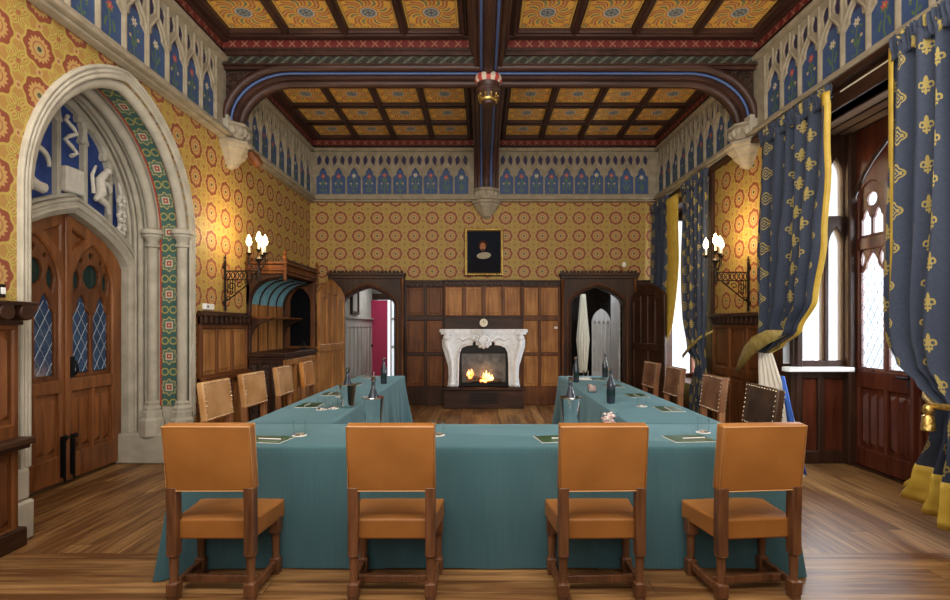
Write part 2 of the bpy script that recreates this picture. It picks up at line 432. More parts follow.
    def build(s, name, mat, parent=None, loc=None, smooth=0, bev=0, seg=2, kind=None, recalc=True):
        me = bpy.data.meshes.new(name); me.from_pydata(s.v, [], s.f)
        if recalc:
            b = bmesh.new(); b.from_mesh(me); bmesh.ops.recalc_face_normals(b, faces=b.faces); b.to_mesh(me); b.free()
        me.materials.append(mat); o = bpy.data.objects.new(name, me); COL.objects.link(o)
        if smooth:
            for p in me.polygons: p.use_smooth = True
            try: me.set_sharp_from_angle(angle=math.radians(smooth))
            except Exception: pass
        if bev:
            m = o.modifiers.new('bevel', 'BEVEL'); m.width = bev; m.segments = seg; m.limit_method = 'ANGLE'; m.angle_limit = math.radians(40)
            if not smooth:
                for p in me.polygons: p.use_smooth = True
                try: me.set_sharp_from_angle(angle=math.radians(50))
                except Exception: pass
        if parent: o.parent = parent
        if loc: o.location = loc
        if kind: o['kind'] = kind
        return o
def thing(name, label, cat, loc=(0, 0, 0), rz=0, group=None):
    o = bpy.data.objects.new(name, None); COL.objects.link(o); o.location = loc; o.rotation_euler = (0, 0, rz)
    o.empty_display_size = .1
    return tag(o, label, cat, group)
def tag(o, label, cat, group=None):
    o['label'] = label; o['category'] = cat
    if group: o['group'] = group
    return o
def sroot(name):
    o = bpy.data.objects.new(name, None); COL.objects.link(o); o['kind'] = 'structure'; return o
def dup(o, parent=None):
    c = o.copy(); COL.objects.link(c)
    if parent: c.parent = parent
    for ch in list(o.children): dup(ch, c)
    return c
def place(o, loc, rz=0, label=None, cat=None, group=None):
    o.location = loc; o.rotation_euler = (0, 0, rz)
    if label: o['label'] = label
    if group: o['group'] = group
    return o
# plane maps: (u, v, w) -> world, w points into the room
XL, XR, YF = -3.23, 3.40, 9.77
def xr(y): return 3.43+(6.35-y)*.032        # the right wall is very slightly out of parallel
def MF(u, v, w): return (u, YF-w, v)
def ML(u, v, w): return (XL+w, u, v)
def MR(u, v, w): return (xr(u)-w, u, v)
def rect(a, b, c, d): return [(a, c), (b, c), (b, d), (a, d)]
def arch(c, hw, spring, apex, z0=None, n=12, pw=2.0):
    """pointed arch outline (super-ellipse halves meeting in a slight point); closed down to z0 when given"""
    pts = []
    H = apex-spring
    for i in range(2*n+1):
        t = i/(2*n); x = -1+2*t
        a = abs(x); y = (1-a**pw)**(1/pw) if a < 1 else 0
        y = y*.88+(1-a)*.12 if pw < 3 else y
        pts.append((c+x*hw, spring+H*y))
    # redistribute: cosine spacing
    pts = []
    for i in range(2*n+1):
        x = -math.cos(PI*i/(2*n)); a = abs(x)
        y = math.sqrt(max(0, 1-a*a))*.86+(1-a)*.14
        pts.append((c+x*hw, spring+H*y))
    if z0 is not None: pts = [(c-hw, z0)]+pts+[(c+hw, z0)]
    return pts
def four(a): return .58*math.sqrt(max(0, 1-a*a))+.42*(1-a)
def parch(c, hw, z0, spring, apex, n=7):
    """sharp two-centred arch, closed polygon"""
    H = apex-spring; R = (hw*hw+H*H)/(2*hw); pts = [(c-hw, z0)]
    if H < hw:
        half = [(c-hw*math.cos(PI/2*i/n), spring+H*four(math.cos(PI/2*i/n))) for i in range(n+1)]
        return pts+half+[(2*c-x, z) for x, z in half[::-1][1:]]+[(c+hw, z0)]
    for i in range(n+1):
        a = math.asin(min(1, H/R))*i/n; pts.append((c-hw+R-R*math.cos(a), spring+R*math.sin(a)))
    right = [(2*c-x, z) for x, z in pts[::-1]]
    return pts+right[1:]
def foil(c, hw, z0, spring, ys=1.35, n=18):
    """light with a cusped trefoil head, closed polygon"""
    pts = [(c+hw, z0)]
    for i in range(n+1):
        t = PI*i/n; r = hw*(.62+.38*abs(math.cos(1.5*(t-PI/2))))
        k = 1+.25*max(0, 1-abs(t-PI/2)/.35)
        pts.append((c+r*math.cos(t)*(1.0 if 0 < i < n else hw/r/abs(math.cos(t))*1.0), spring+r*math.sin(t)*ys*k))
    pts.append((c-hw, z0)); return pts
def dagger(c, z0, z1, w, lean=0):
    h = z1-z0
    return [(c-lean, z0), (c+w*.8, z0+h*.3), (c+w, z0+h*.6), (c+w*.5, z0+h*.85), (c+lean, z1), (c-w*.5, z0+h*.85), (c-w, z0+h*.6), (c-w*.8, z0+h*.3)]
def circ(c, z, r, n=12, rz=None): return [(c+r*math.cos(2*PI*k/n), z+(rz or r)*math.sin(2*PI*k/n)) for k in range(n)]
def panelling(name, M, u0, u1, rows, cols, top, mf, mp, z0=0.0, w=.05, st=.055, rail=.07, cap=.06, capm=None, crest=None, parent=None, linen=False):
    """framed wainscot: rows = list of (z0, z1); cols = list of (a, b)"""
    r = parent or sroot(name)
    holes = [rect(a, b, c, d) for a, b in cols for c, d in rows]
    MB().plate(M, rect(u0, u1, z0, top), holes, .005, w, .012).build('frame', mf, r)
    p = MB(); q = MB()
    for a, b in cols:
        for c, d in rows:
            p.mbox(M, a-.01, b+.01, c-.01, d+.01, .006, w-.025)
            if d-c > .2:
                if linen:
                    wd = (b-a); k = max(2, int(round(wd/.075)))
                    for i in range(k):
                        x = a+wd*(i+.5)/k
                        p.add([M(x-wd/k*.42, c+.03, w-.025), M(x, c+.07, w-.004), M(x+wd/k*.42, c+.03, w-.025), M(x-wd/k*.42, d-.03, w-.025), M(x, d-.07, w-.004), M(x+wd/k*.42, d-.03, w-.025)],
                              [(0, 1, 4, 3), (1, 2, 5, 4), (0, 2, 1), (3, 4, 5)])
                else:
                    p.plate(M, rect(a+.035, b-.035, c+.035, d-.035), [], w-.03, w-.014, .012)
    p.build('panel', mp, r)
    if capm:
        c = MB().mbox(M, u0-.01, u1+.01, top, top+.035, .0, w+.05)
        c.build('cap_rail', capm, r, bev=.008)
    if crest:
        z0c, z1c = crest
        c = MB(); c.mbox(M, u0, u1, z0c, z1c, .005, w+.01)
        n = int((u1-u0)/.11)
        for i in range(n):
            a = u0+(i+.5)*(u1-u0)/n; c.mbox(M, a-.032, a+.032, z0c+.02, z1c-.02, w+.01, w+.04)
        c.build('carved_crest', capm or mf, r, bev=.008)
    return r
# ------------------------------------------------------------------ room shell
MB().box(-5, 5.2, -3, 14, -.1, 0).build('floor', FLOOR, kind='structure')
AC = 4.71
ARC = arch(AC, 1.02, 2.48, 3.70, n=14)
ol = [(-3, 0), (3.69, 0)]+ARC+[(5.73, 0), (YF, 0), (YF, 5.1), (-3, 5.1)]
MB().plate(ML, ol, [], -.1, 0).build('wall_left', PAPER_Y, kind='structure')
orr = [(-3, 0), (2.6, 0), (2.6, 3.60), (5.72, 3.60), (5.72, 0), (7.86, 0), (7.86, 3.60), (9.45, 3.60), (9.45, 0), (YF, 0), (YF, 5.1), (-3, 5.1)]
MB().plate(MR, orr, [], -.02, 0).build('wall_right', PAPER_Y, kind='structure')
def notch(c, hw): return [(c-hw, 0)]+parch(c, hw, 1.9, 1.9, 2.24)[0:]+[(c+hw, 0)]
DL, DR_ = -2.125, 2.15
of = [(-3.35, 0)]+notch(DL, .485)+notch(DR_, .48)+[(3.35, 0), (3.35, 5.1), (-3.35, 5.1)]
MB().plate(MF, of, [], -.12, 0).build('wall_far', PAPER_X, kind='structure')
MB().box(-3.4, 3.8, -3.1, -3, 0, 5.1).build('wall_back', PLASTER, kind='structure')

# ---- ceiling: slab, coffer ribs, painted panels, cornices
CZ = 5.02; XC = .08
ceil = MB().box(-3.4, 3.8, -3, YF+.1, 5.06, 5.2).build('ceiling', W_CEIL, kind='structure')
panel0 = None
def coffers(side, ys):
    global panel0
    x_in = XC+side*.30; pit = .705 if side < 0 else .722
    for (yc) in ys:
        for k in range(4):
            xc = x_in+side*(k+.5)*pit
            if panel0 is None:
                panel0 = MB().box(-.30, .30, -.30, .30, 0, .02).build('painted_panel', CPANEL, ceil, kind='structure'); o = panel0
            else: o = panel0.copy(); COL.objects.link(o)
            o.location = (xc, yc, CZ)
    b = MB()
    for k in range(5):
        x = x_in+side*k*pit
        for (a, c) in ((-3, 6.2), (7.0, 9.66)):
            b.box(x-.05, x+.05, a, c, 4.965, 5.06); b.box(x-.022, x+.022, a, c, 4.945, 4.97)
    b.build('coffer_rib', W_CEIL, ceil, bev=.012, kind='structure')
    b = MB()
    for yc in ys:
        for d in (-.352, .352):
            b.box(min(x_in, x_in+side*pit*4), max(x_in, x_in+side*pit*4), yc+d-.05, yc+d+.05, 4.965, 5.06)
            b.box(min(x_in, x_in+side*pit*4), max(x_in, x_in+side*pit*4), yc+d-.022, yc+d+.022, 4.947, 4.97)
    b.build('coffer_rib', W_CEILX, ceil, bev=.012, kind='structure')
rows = [9.33, 8.625, 7.92, 7.215]+[5.86-.705*i for i in range(9)]
coffers(-1, rows); coffers(1, rows)
def cornice(name, M, u0, u1, mat, up=0):
    r = sroot(name)
    p = MB().mbox(M, u0, u1, 4.965+up, 5.06, 0, .145-up*.6).mbox(M, u0, u1, 4.83+up*.6, 4.843+up*.6, 0, .095)
    p.mbox(M, u0, u1, 4.952+up, 4.968+up, 0, .12).mbox(M, u0, u1, 4.80, 4.832+up*.6, 0, .075)
    p.build('moulding', W_CEIL if M is not MF else W_CEILX, r, bev=.008)
    o = MB().mbox(M, u0, u1, 4.84, 4.955, 0, .07).build('rosette_strip', mat, r); o.location.z = up
    return r
cornice('trim_1', ML, 6.9, YF, RED_Y); cornice('trim_2', ML, -3, 6.36, RED_Y)
cornice('trim_3', MR, 6.9, YF, RED_Y); cornice('trim_4', MR, -3, 6.36, RED_Y)
cornice('trim_5', MF, XL, XR, RED_X)
BY0, BY1 = 6.42, 6.92                       # transverse beam
def MBf(u, v, w): return (u, BY0-w, v)
cornice('trim_6', MBf, XL, XR+.03, RED_X, .035)
def MBr(u, v, w): return (u, BY1+w, v)
cornice('trim_7', MBr, XL, XR, RED_X)
bm_ = sroot('trim_8')
MB().box(XL, XR, BY0, BY1, 4.66, 5.07).build('beam_body', W_CEILX, bm_)
MB().box(XL, XR, BY0-.03, BY0, 4.71, 4.82).build('twist_strip', ROPE, bm_)
MB().box(XL, XR, BY0-.06, BY0, 4.818, 4.838).box(XL, XR, BY0-.045, BY0, 4.695, 4.712).build('moulding', W_CEILX, bm_, bev=.006)
# arched ribs: path of the brace, offset inwards by d
def brace(side, d, zt=4.69, x1=3.19, r=.80, rz=.64, n=14):
    xw = XL if side < 0 else XR
    x_end = abs(xw)-(.05 if side < 0 else .02)-d; pts = [(XC+side*.1, zt-d)]
    cx = x_end-(r-d); cz = zt-rz-.0
    for i in range(n+1):
        t = PI/2*i/n
        pts.append((side*(cx+(r-d)*math.sin(t)), cz+(rz-d)*math.cos(t)))
    return pts
for side in (-1, 1):
    q = sroot('trim_9' if side < 0 else 'trim_10')
    for y, d, r_, m in ((6.44, 0, .047, W_CEILX), (6.50, .045, .016, BLUEP), (6.56, .075, .02, W_CEILX), (6.66, .10, .05, W_CEILX), (6.75, .07, .02, W_CEILX), (6.81, .045, .016, BLUEP), (6.87, 0, .047, W_CEILX)):
        P = [(x, y, z) for x, z in brace(side, d)]
        MB().tube(P, r_, 10).build('rib_roll' if m is W_CEILX else 'blue_fillet', m, q, smooth=50)
    # solid rib body and carved spandrel
    bp = brace(side, .03); bi = brace(side, .09); xw = (XL if side < 0 else XR)
    sp = [(x, z) for x, z in bp[1:]]
    spand = sp+[(xw, sp[-1][1]), (xw, 4.70), (sp[0][0], 4.70)]
    MB().plate(lambda u, v, w: (u, w, v), spand, [], 6.86, 6.48).build('carved_spandrel', W_CARVE, q)
    bi2 = [(x, z) for x, z in bi]; bo2 = [(x, z+.0) for x, z in bp]
    MB().plate(lambda u, v, w: (u, w, v), bo2+bi2[::-1], [], 6.78, 6.54).build('rib_body', W_CEILX, q)
# longitudinal beam
lb = sroot('trim_11')
prof = [(.0, 4.60), (.05, 4.61), (.06, 4.66), (.12, 4.67), (.135, 4.70), (.16, 4.72), (.165, 4.78), (.21, 4.80), (.215, 4.86), (.24, 4.9), (.26, 5.06)]
prof = [(-a, z) for a, z in prof[::-1]]+prof[1:]
def MLg(u, v, w): return (XC+u, w, v)
for a, b in ((-3, 6.45), (6.88, YF)):
    MB().plate(MLg, prof, [], a, b).build('beam_body', W_CEIL, lb)
    for u in (-.088, .088): MB().box(XC+u-.014, XC+u+.014, a, b, 4.652, 4.668).build('blue_fillet', BLUEP, lb)
    MB().tube([(XC, a, 4.615), (XC, b, 4.615)], .035, 10).tube([(XC-.15, a, 4.70), (XC-.15, b, 4.70)], .028, 8).tube([(XC+.15, a, 4.70), (XC+.15, b, 4.70)], .028, 8).build('beam_roll', W_CEIL, lb, smooth=60)
# brace of the far half down to the far wall corbel
fb = sroot('trim_12')
def fpath(d, n=14, R=.85, RZ=.70, zt=4.68):
    ye = YF-.06-d; cy = ye-(R-d); pts = [(6.88, zt-d)]
    return pts+[(cy+(R-d)*math.sin(PI/2*i/n), zt-RZ+(RZ-d)*math.cos(PI/2*i/n)) for i in range(n+1)]
for u, d, r_, m in ((0, .10, .05, W_CEIL), (-.088, .075, .02, BLUEP), (.088, .075, .02, BLUEP), (-.045, .08, .03, W_CEIL), (.045, .08, .03, W_CEIL), (-.135, .04, .04, W_CEIL), (.135, .04, .04, W_CEIL), (-.19, -.02, .04, W_CEIL), (.19, -.02, .04, W_CEIL)):
    MB().tube([(XC+u, y, z) for y, z in fpath(d)], r_, 10).build('rib_roll' if m is W_CEIL else 'blue_fillet', m, fb, smooth=50)
fp = fpath(0.04); MB().plate(lambda u, v, w: (XC+w, u, v), fp+[(YF, fp[-1][1]), (YF, 4.75), (6.88, 4.75)], [], -.13, .13).build('carved_spandrel', W_CARVE, fb)
# crown boss at the crossing
bs = sroot('trim_13'); bs.location = (XC, 6.55, 0)
MB().lathe([(.13, 4.64), (.165, 4.62), (.175, 4.575), (.15, 4.53)], n=24).build('ring', RINGM, bs, smooth=40)
MB().lathe([(.145, 4.535), (.13, 4.48), (.155, 4.46), (.14, 4.43), (.11, 4.40), (.095, 4.30), (.085, 4.27), (.05, 4.26)], n=20).build('boss_body', W_CEIL, bs, smooth=40)
cr = MB(); cr.lathe([(.105, 4.30), (.118, 4.31), (.118, 4.335), (.105, 4.34)], n=20)
for k in range(10):
    a = 2*PI*k/10; x, y = .12*math.cos(a), .12*math.sin(a)
    cr.ball((x, y, 4.385), .018, n=8); cr.tube([(x*.93, y*.93, 4.33), (x, y, 4.385)], [.022, .006], 6)
cr.build('gilt_crown', GOLD, bs, smooth=60)
# ---- corbels
def corbel(n_, loc, nn=(1, 0)):
    r = sroot(n_); r.location = loc
    s = MB(); s.lathe([(.22, 4.04), (.25, 4.025), (.25, 4.0), (.215, 3.98), (.205, 3.84), (.24, 3.825), (.285, 3.80), (.285, 3.76), (.25, 3.74), (.245, 3.71), (.185, 3.65), (.175, 3.62), (.11, 3.56), (.10, 3.53), (.03, 3.49)], n=8, ph=PI/8)
    s.build('corbel_body', FSTONE, r, smooth=25)
    c = MB()
    for k in range(8):
        a = PI/4*k
        for t in (-.25, .25): c.ball((.20*math.cos(a+t), .20*math.sin(a+t), 3.93), .045, .045, .06, 8)
    c.build('leaf_carving', STONE_D, r, smooth=60)
corbel('trim_14', (XL+.02, 6.64, 0)); corbel('trim_15', (XR, 6.64, 0))
corbel('trim_16', (XC, YF-.02, .0))

# ---- gothic frieze
def frieze(name, M, u0, n, pitch, paint, a=None, b=None):
    r = sroot(name); a = u0 if a is None else a; b = u0+n*pitch if b is None else b
    holes = []
    hw = pitch*.5-.016
    for i in range(n):
        c = u0+(i+.5)*pitch
        holes.append(foil(c, hw, 3.955, 4.27, 1.15, 12))
        for sgn in (-1, 1):
            x = c+sgn*pitch*.25
            holes.append(dagger(x, 4.485, 4.68, pitch*.15, -sgn*pitch*.07))
    MB().plate(M, rect(a, b, 3.9, 4.80), holes, .02, .040, .008).build('tracery', FSTONE, r)
    m = MB()
    for i in range(n+1):
        u = u0+i*pitch; m.mbox(M, u-.007, u+.007, 3.93, 4.72, .035, .062)
    for i in range(n):
        c = u0+(i+.5)*pitch
        for sgn in (-1, 1):
            pts = [M(c+sgn*(hw+.01), 4.26, .045), M(c+sgn*(hw*.92), 4.36, .048), M(c+sgn*hw*.5, 4.44, .05), M(c, 4.52, .05)]
            m.tube(pts, .014, 6)
        m.tube([M(c, 4.51, .05), M(c, 4.73, .05)], .013, 5)
    m.build('mullion', FSTONE, r)
    MB().mbox(M, a, b, 3.93, 4.72, 0, .024).build('painted_panel', paint, r)
    MB().mbox(M, a, b, 3.80, 3.83, 0, .10).mbox(M, a, b, 3.83, 3.87, 0, .15).mbox(M, a, b, 3.87, 3.93, 0, .10).mbox(M, a, b, 4.74, 4.80, 0, .11).build('ledge', FSTONE, r, bev=.012)
    return r
frieze('trim_20', ML, 9.55-8.5*.317, 9, .317, FR_SIDE, 6.85, YF)
frieze('trim_21', ML, 9.55-28.5*.317, 18, .317, FR_SIDE, -3, 6.5)
frieze('trim_22', MR, 9.55-8.5*.317, 9, .317, FR_SIDE, 6.85, YF)
frieze('trim_23', MR, 9.55-28.5*.317, 18, .317, FR_SIDE, -3, 6.5)
frieze('trim_24', MF, -3.12, 10, .288, FR_FARL, XL, XC-.1)
frieze('trim_25', MF, .32, 10, .281, FR_FARR, XC+.1, XR)
MB().box(-3.23, -3.13, 6.4, 6.9, 3.8, 4.1).box(3.30, 3.42, 6.4, 6.9, 3.8, 4.1).build('trim_26', STONE, kind='structure', bev=.01)

# ------------------------------------------------------------------ left: stone doorway
st = sroot('trim_30')
def apath(hw, up, z0=0.0, c=AC, n=16): return [(c-hw, z0)]+arch(c, hw, 2.48, up, n=n)+[(c+hw, z0)]
def tunnel(hw, ap, x0, x1, name, mat, uv=False, par=st, z0=0.0, t=.05, c=AC):
    P = apath(hw, ap, z0, c); Q = apath(hw+t, ap+t, z0, c)
    vs = []; fs = []; n = len(P); L = 0; Ls = []
    for i, (y, z) in enumerate(P):
        if i: L += math.dist(P[i], P[i-1])
        Ls.append(L); vs += [(x0, y, z), (x1, y, z), (x0, *Q[i]), (x1, *Q[i])]
    for i in range(n-1):
        a = i*4; b = a+4; fs += [(a, b, b+1, a+1), (a, a+2, b+2, b), (a+1, b+1, b+3, a+3), (a+2, a+3, b+3, b+2)]
    o = MB().add(vs, fs).build(name, mat, par, recalc=True)
    if uv:
        me = o.data; l = me.uv_layers.new(name='UVMap')
        for lp in me.loops:
            k = lp.vertex_index; l.data[lp.index].uv = ((-.1 if k % 2 == 0 else .1), Ls[k//4]-.10)
    return o
tunnel(1.02, 3.70, -3.30, -3.97, 'jamb_lining', STONE)
tunnel(1.0, 3.68, -3.335, -3.535, 'rose_band', ROSEB, True, z0=.62, t=.03)
# face mouldings around the arch on the wall
for hw, ap, r_, x in ((1.085, 3.79, .016, -3.208), (1.055, 3.75, .014, -3.208), (1.025, 3.71, .018, -3.215)):
    P = [(x, y, z) for y, z in apath(hw, ap, .5)]
    MB().tube(P, r_, 8).build('arch_moulding', STONE, st, smooth=60)
fa = [(AC-1.10, .4)]+arch(AC, 1.10, 2.48, 3.81, n=16)+[(AC+1.10, .4)]; fi = [(AC+1.02, .4)]+arch(AC, 1.02, 2.48, 3.70, n=16)[::-1]+[(AC-1.02, .4)]
MB().plate(ML, fa+fi, [], -.05, .025, .012).build('arch_face', STONE, st)
# rolls inside the opening (x, radius, arch half width)
for x, r_, hw, ap in ((-3.28, .05, .98, 3.66), (-3.60, .05, .975, 3.64), (-3.68, .020, 1.0, 3.67), (-3.74, .03, .99, 3.66), (-3.80, .018, .995, 3.66), (-3.86, .025, .985, 3.65)):
    big = r_ >= .05
    P = arch(AC, hw, 2.48, ap, n=16)
    if not big: P = [(AC-hw, .3)]+P+[(AC+hw, .3)]
    MB().tube([(x, y, z) for y, z in P], r_, 10).build('arch_roll', STONE, st, smooth=60)
    if big:
        for s_ in (-1, 1):
            if s_ < 0 and x > -3.3: continue
            c = (x, AC+s_*hw, 0)
            MB().lathe([(.052, .62), (.052, 2.36)], c, 14).build('column_shaft', STONE, st, smooth=60)
            MB().lathe([(.055, 2.34), (.07, 2.35), (.07, 2.37), (.055, 2.385), (.062, 2.42), (.095, 2.46), (.095, 2.475), (.115, 2.49), (.115, 2.53), (.08, 2.55)], c, 16).build('column_capital', STONE, st, smooth=35)
            MB().lathe([(.125, .30), (.125, .47), (.105, .50), (.105, .56), (.09, .57), (.095, .60), (.07, .63), (.075, .655), (.052, .68)], c, 8).build('column_base', STONE, st, smooth=25)
MB().box(-3.97, -3.40, 5.60, 5.8, 0, .33).box(-3.40, -3.15, 5.57, 5.87, 0, .30).box(-3.40, -3.16, 3.54, 3.68, 0, .28).box(-3.38, -3.175, 3.54, 3.66, .28, .50).build('plinth', STONE, st, bev=.02)
# tympanum
DC = 4.91; DX = -3.95
def MD(u, v, w): return (DX+w, u, v)
hood_o = parch(DC, .86, 0, 2.14, 2.70, 10); door_o = parch(DC, .755, 0, 2.08, 2.56, 10)
def htop(y):
    a = abs(y-DC)/.86; return 2.14+(2.70-2.14)*math.sqrt(max(0, 1-a*a))*.55+(2.70-2.14)*(1-a)*.45
def ttop(y, m=.05):
    a = abs(y-4.74)/(.99-m); return 2.48+(3.64-m-2.48)*(math.sqrt(max(0, 1-a*a))*.86+(1-a)*.14) if a < 1 else 2.4
holes = []
edges = [4.00, 4.11, 4.43, 4.75, 5.07, 5.41, 5.70]
for i in range(len(edges)-1):
    a = edges[i]+.013; b = edges[i+1]-.013
    if i == 0: continue
    n = 10; low = []; top = []; w_ = b-a; zl = ttop(a)-.03; zr = ttop(b)-.03; cm = (a+b)/2; zp = min(ttop(cm)-.0, max(zl, zr)+.20)
    for k in range(n+1):
        y = a+(b-a)*k/n; low.append((y, htop(y)+.05))
    lp = [(0, -.20), (.13, -.18), (.05, -.12), (.03, -.06), (.10, .0), (.22, .0), (.27, .03), (.24, .08), (.33, .13)]
    lf_ = [(a+w_*u, max(htop(a+w_*u)+.07, min(ttop(a+w_*u)-.0, zl+d))) for u, d in lp]; rt_ = [(b-w_*u, max(htop(b-w_*u)+.07, min(ttop(b-w_*u)-.0, zr+d))) for u, d in lp]
    holes.append(low+rt_+[(cm, zp)]+lf_[::-1])
tl = [(y, htop(y)) for y in [DC+.86*math.cos(PI*k/20) for k in range(21)]]
ty_out = [(3.86, 2.1)]+[(y, ttop(y, -.03)) for y in [4.74-.99*math.cos(PI*k/24) for k in range(25)]]+[(5.74, 2.1)]
ty_in = [(y, z) for y, z in tl if 3.87 < y < 5.73]
MB().plate(MD, [p for p in ty_out]+ty_in, holes, .02, .10, .02).build('tympanum_tracery', STONE, st)
MB().plate(MD, [(3.7, 2.2), (3.7, 3.75), (5.85, 3.75), (5.85, 2.2)]+[(y, htop(y)-.06) for y in [DC+.84*math.cos(PI*k/20) for k in range(21)]], [], -.03, .03).build('tympanum_ground', BLUEG, st)
# door hood
hd = [(y, z) for y, z in hood_o[1:-1]]; di = door_o[1:-1]
MB().plate(MD, [(hood_o[0][0], .0)]+hd+[(hood_o[-1][0], 0), (door_o[-1][0], 0)]+di[::-1]+[(door_o[0][0], 0)], [], -.05, .13, .03).build('door_arch', STONE, st)
MB().tube([(DX+.13, y, z) for y, z in parch(DC, .80, .3, 2.11, 2.62, 10)], .022, 8).build('arch_roll', STONE, st, smooth=60)
MB().tube([(DX+.13, y, z) for y, z in parch(DC, .855, .3, 2.14, 2.69, 10)], .02, 8).build('arch_roll', STONE, st, smooth=60)
# carved beasts of the tympanum
cv = MB()
pts = [(DX+.12, 4.56+.20*math.cos(t)*(.5+t/9), 2.90+.20*math.sin(t)*(.5+t/9)) for t in [i*.35 for i in range(15)]]
cv.tube([(x, y-.06, z) for x, y, z in pts], [.015+.0025*i for i in range(15)], 8)
cv.tube([(DX+.12, 4.30, 2.85), (DX+.13, 4.20, 2.92), (DX+.12, 4.13, 2.88)], [.035, .045, .02], 8)
cv.build('carved_beast', CSTONE, st, smooth=60)
MB().box(DX+.05, DX+.12, 4.80, 5.02, 2.74, 2.98).build('carved_block', CSTONE, st, bev=.015)
cv = MB()
cv.tube([(DX+.11, 4.86+.07*math.sin(i*1.5), 3.08+i*.045) for i in range(9)], [.02]*9, 7)
cv.build('carved_scroll', CSTONE, st, smooth=60)
cv = MB()
cv.tube([(DX+.12, 5.15, 2.74), (DX+.13, 5.22, 2.82), (DX+.13, 5.20, 2.95), (DX+.13, 5.27, 3.03)], [.02, .05, .045, .035], 8)
cv.ball((DX+.14, 5.30, 3.06), .04, .045, .035, 8)
cv.tube([(DX+.12, 5.2, 2.95), (DX+.13, 5.34, 2.92), (DX+.12, 5.36, 2.86)], [.03, .028, .02], 6)
cv.tube([(DX+.12, 5.18, 2.78), (DX+.13, 5.31, 2.72), (DX+.12, 5.34, 2.64)], [.04, .032, .02], 6)
cv.tube([(DX+.12, 5.13, 2.80), (DX+.12, 5.11, 2.98), (DX+.12, 5.16, 3.08)], [.02, .018, .012], 6)
cv.build('carved_beast', CSTONE, st, smooth=60)
cv = MB()
for z in (2.52, 2.66, 2.82):
    for k in range(6): a = PI/3*k; cv.ball((DX+.10, 5.56+.045*math.cos(a), z+.045*math.sin(a)), .03, .032, .032, 6)
    cv.ball((DX+.13, 5.56, z), .025, n=6)
cv.tube([(DX+.08, 5.56+.02*math.sin(i), 2.38+i*.06) for i in range(12)], .015, 6)
cv.build('carved_roses', CSTONE, st, smooth=60)

# ---- double door with leaded glass
d1 = sroot('door_1')
def diamond(c, M, y0, y1, z0, z1, w, s=.105, r=.004):
    """lead lattice clipped to a rectangle"""
    k = 1.75
    n = int((y1-y0+(z1-z0)/k)/s)+2
    for sg in (1, -1):
        for i in range(-2, n+2):
            # line: y = ya + sg*(z-z0)/k
            ya = (y0-(z1-z0)/k + i*s) if sg > 0 else (y0+i*s)
            ts = []
            for z in (z0, z1):
                y = ya+sg*(z-z0)/k; ts.append((y, z))
            (ya0, za0), (yb0, zb0) = ts
            lo, hi = 0.0, 1.0
            dy = yb0-ya0
            t0, t1 = sorted(((y0-ya0)/dy, (y1-ya0)/dy)); lo = max(lo, t0); hi = min(hi, t1)
            if hi-lo < .02: continue
            A = (ya0+dy*lo, za0+(zb0-za0)*lo); B = (ya0+dy*hi, za0+(zb0-za0)*hi)
            c.tube([M(A[0], A[1], w), M(B[0], B[1], w)], r, 4)
def MD2(u, v, w): return (DX-.02+w, u, v)
def dtop(y):
    return 2.08+.48*four(min(1, abs(y-DC)/.755))
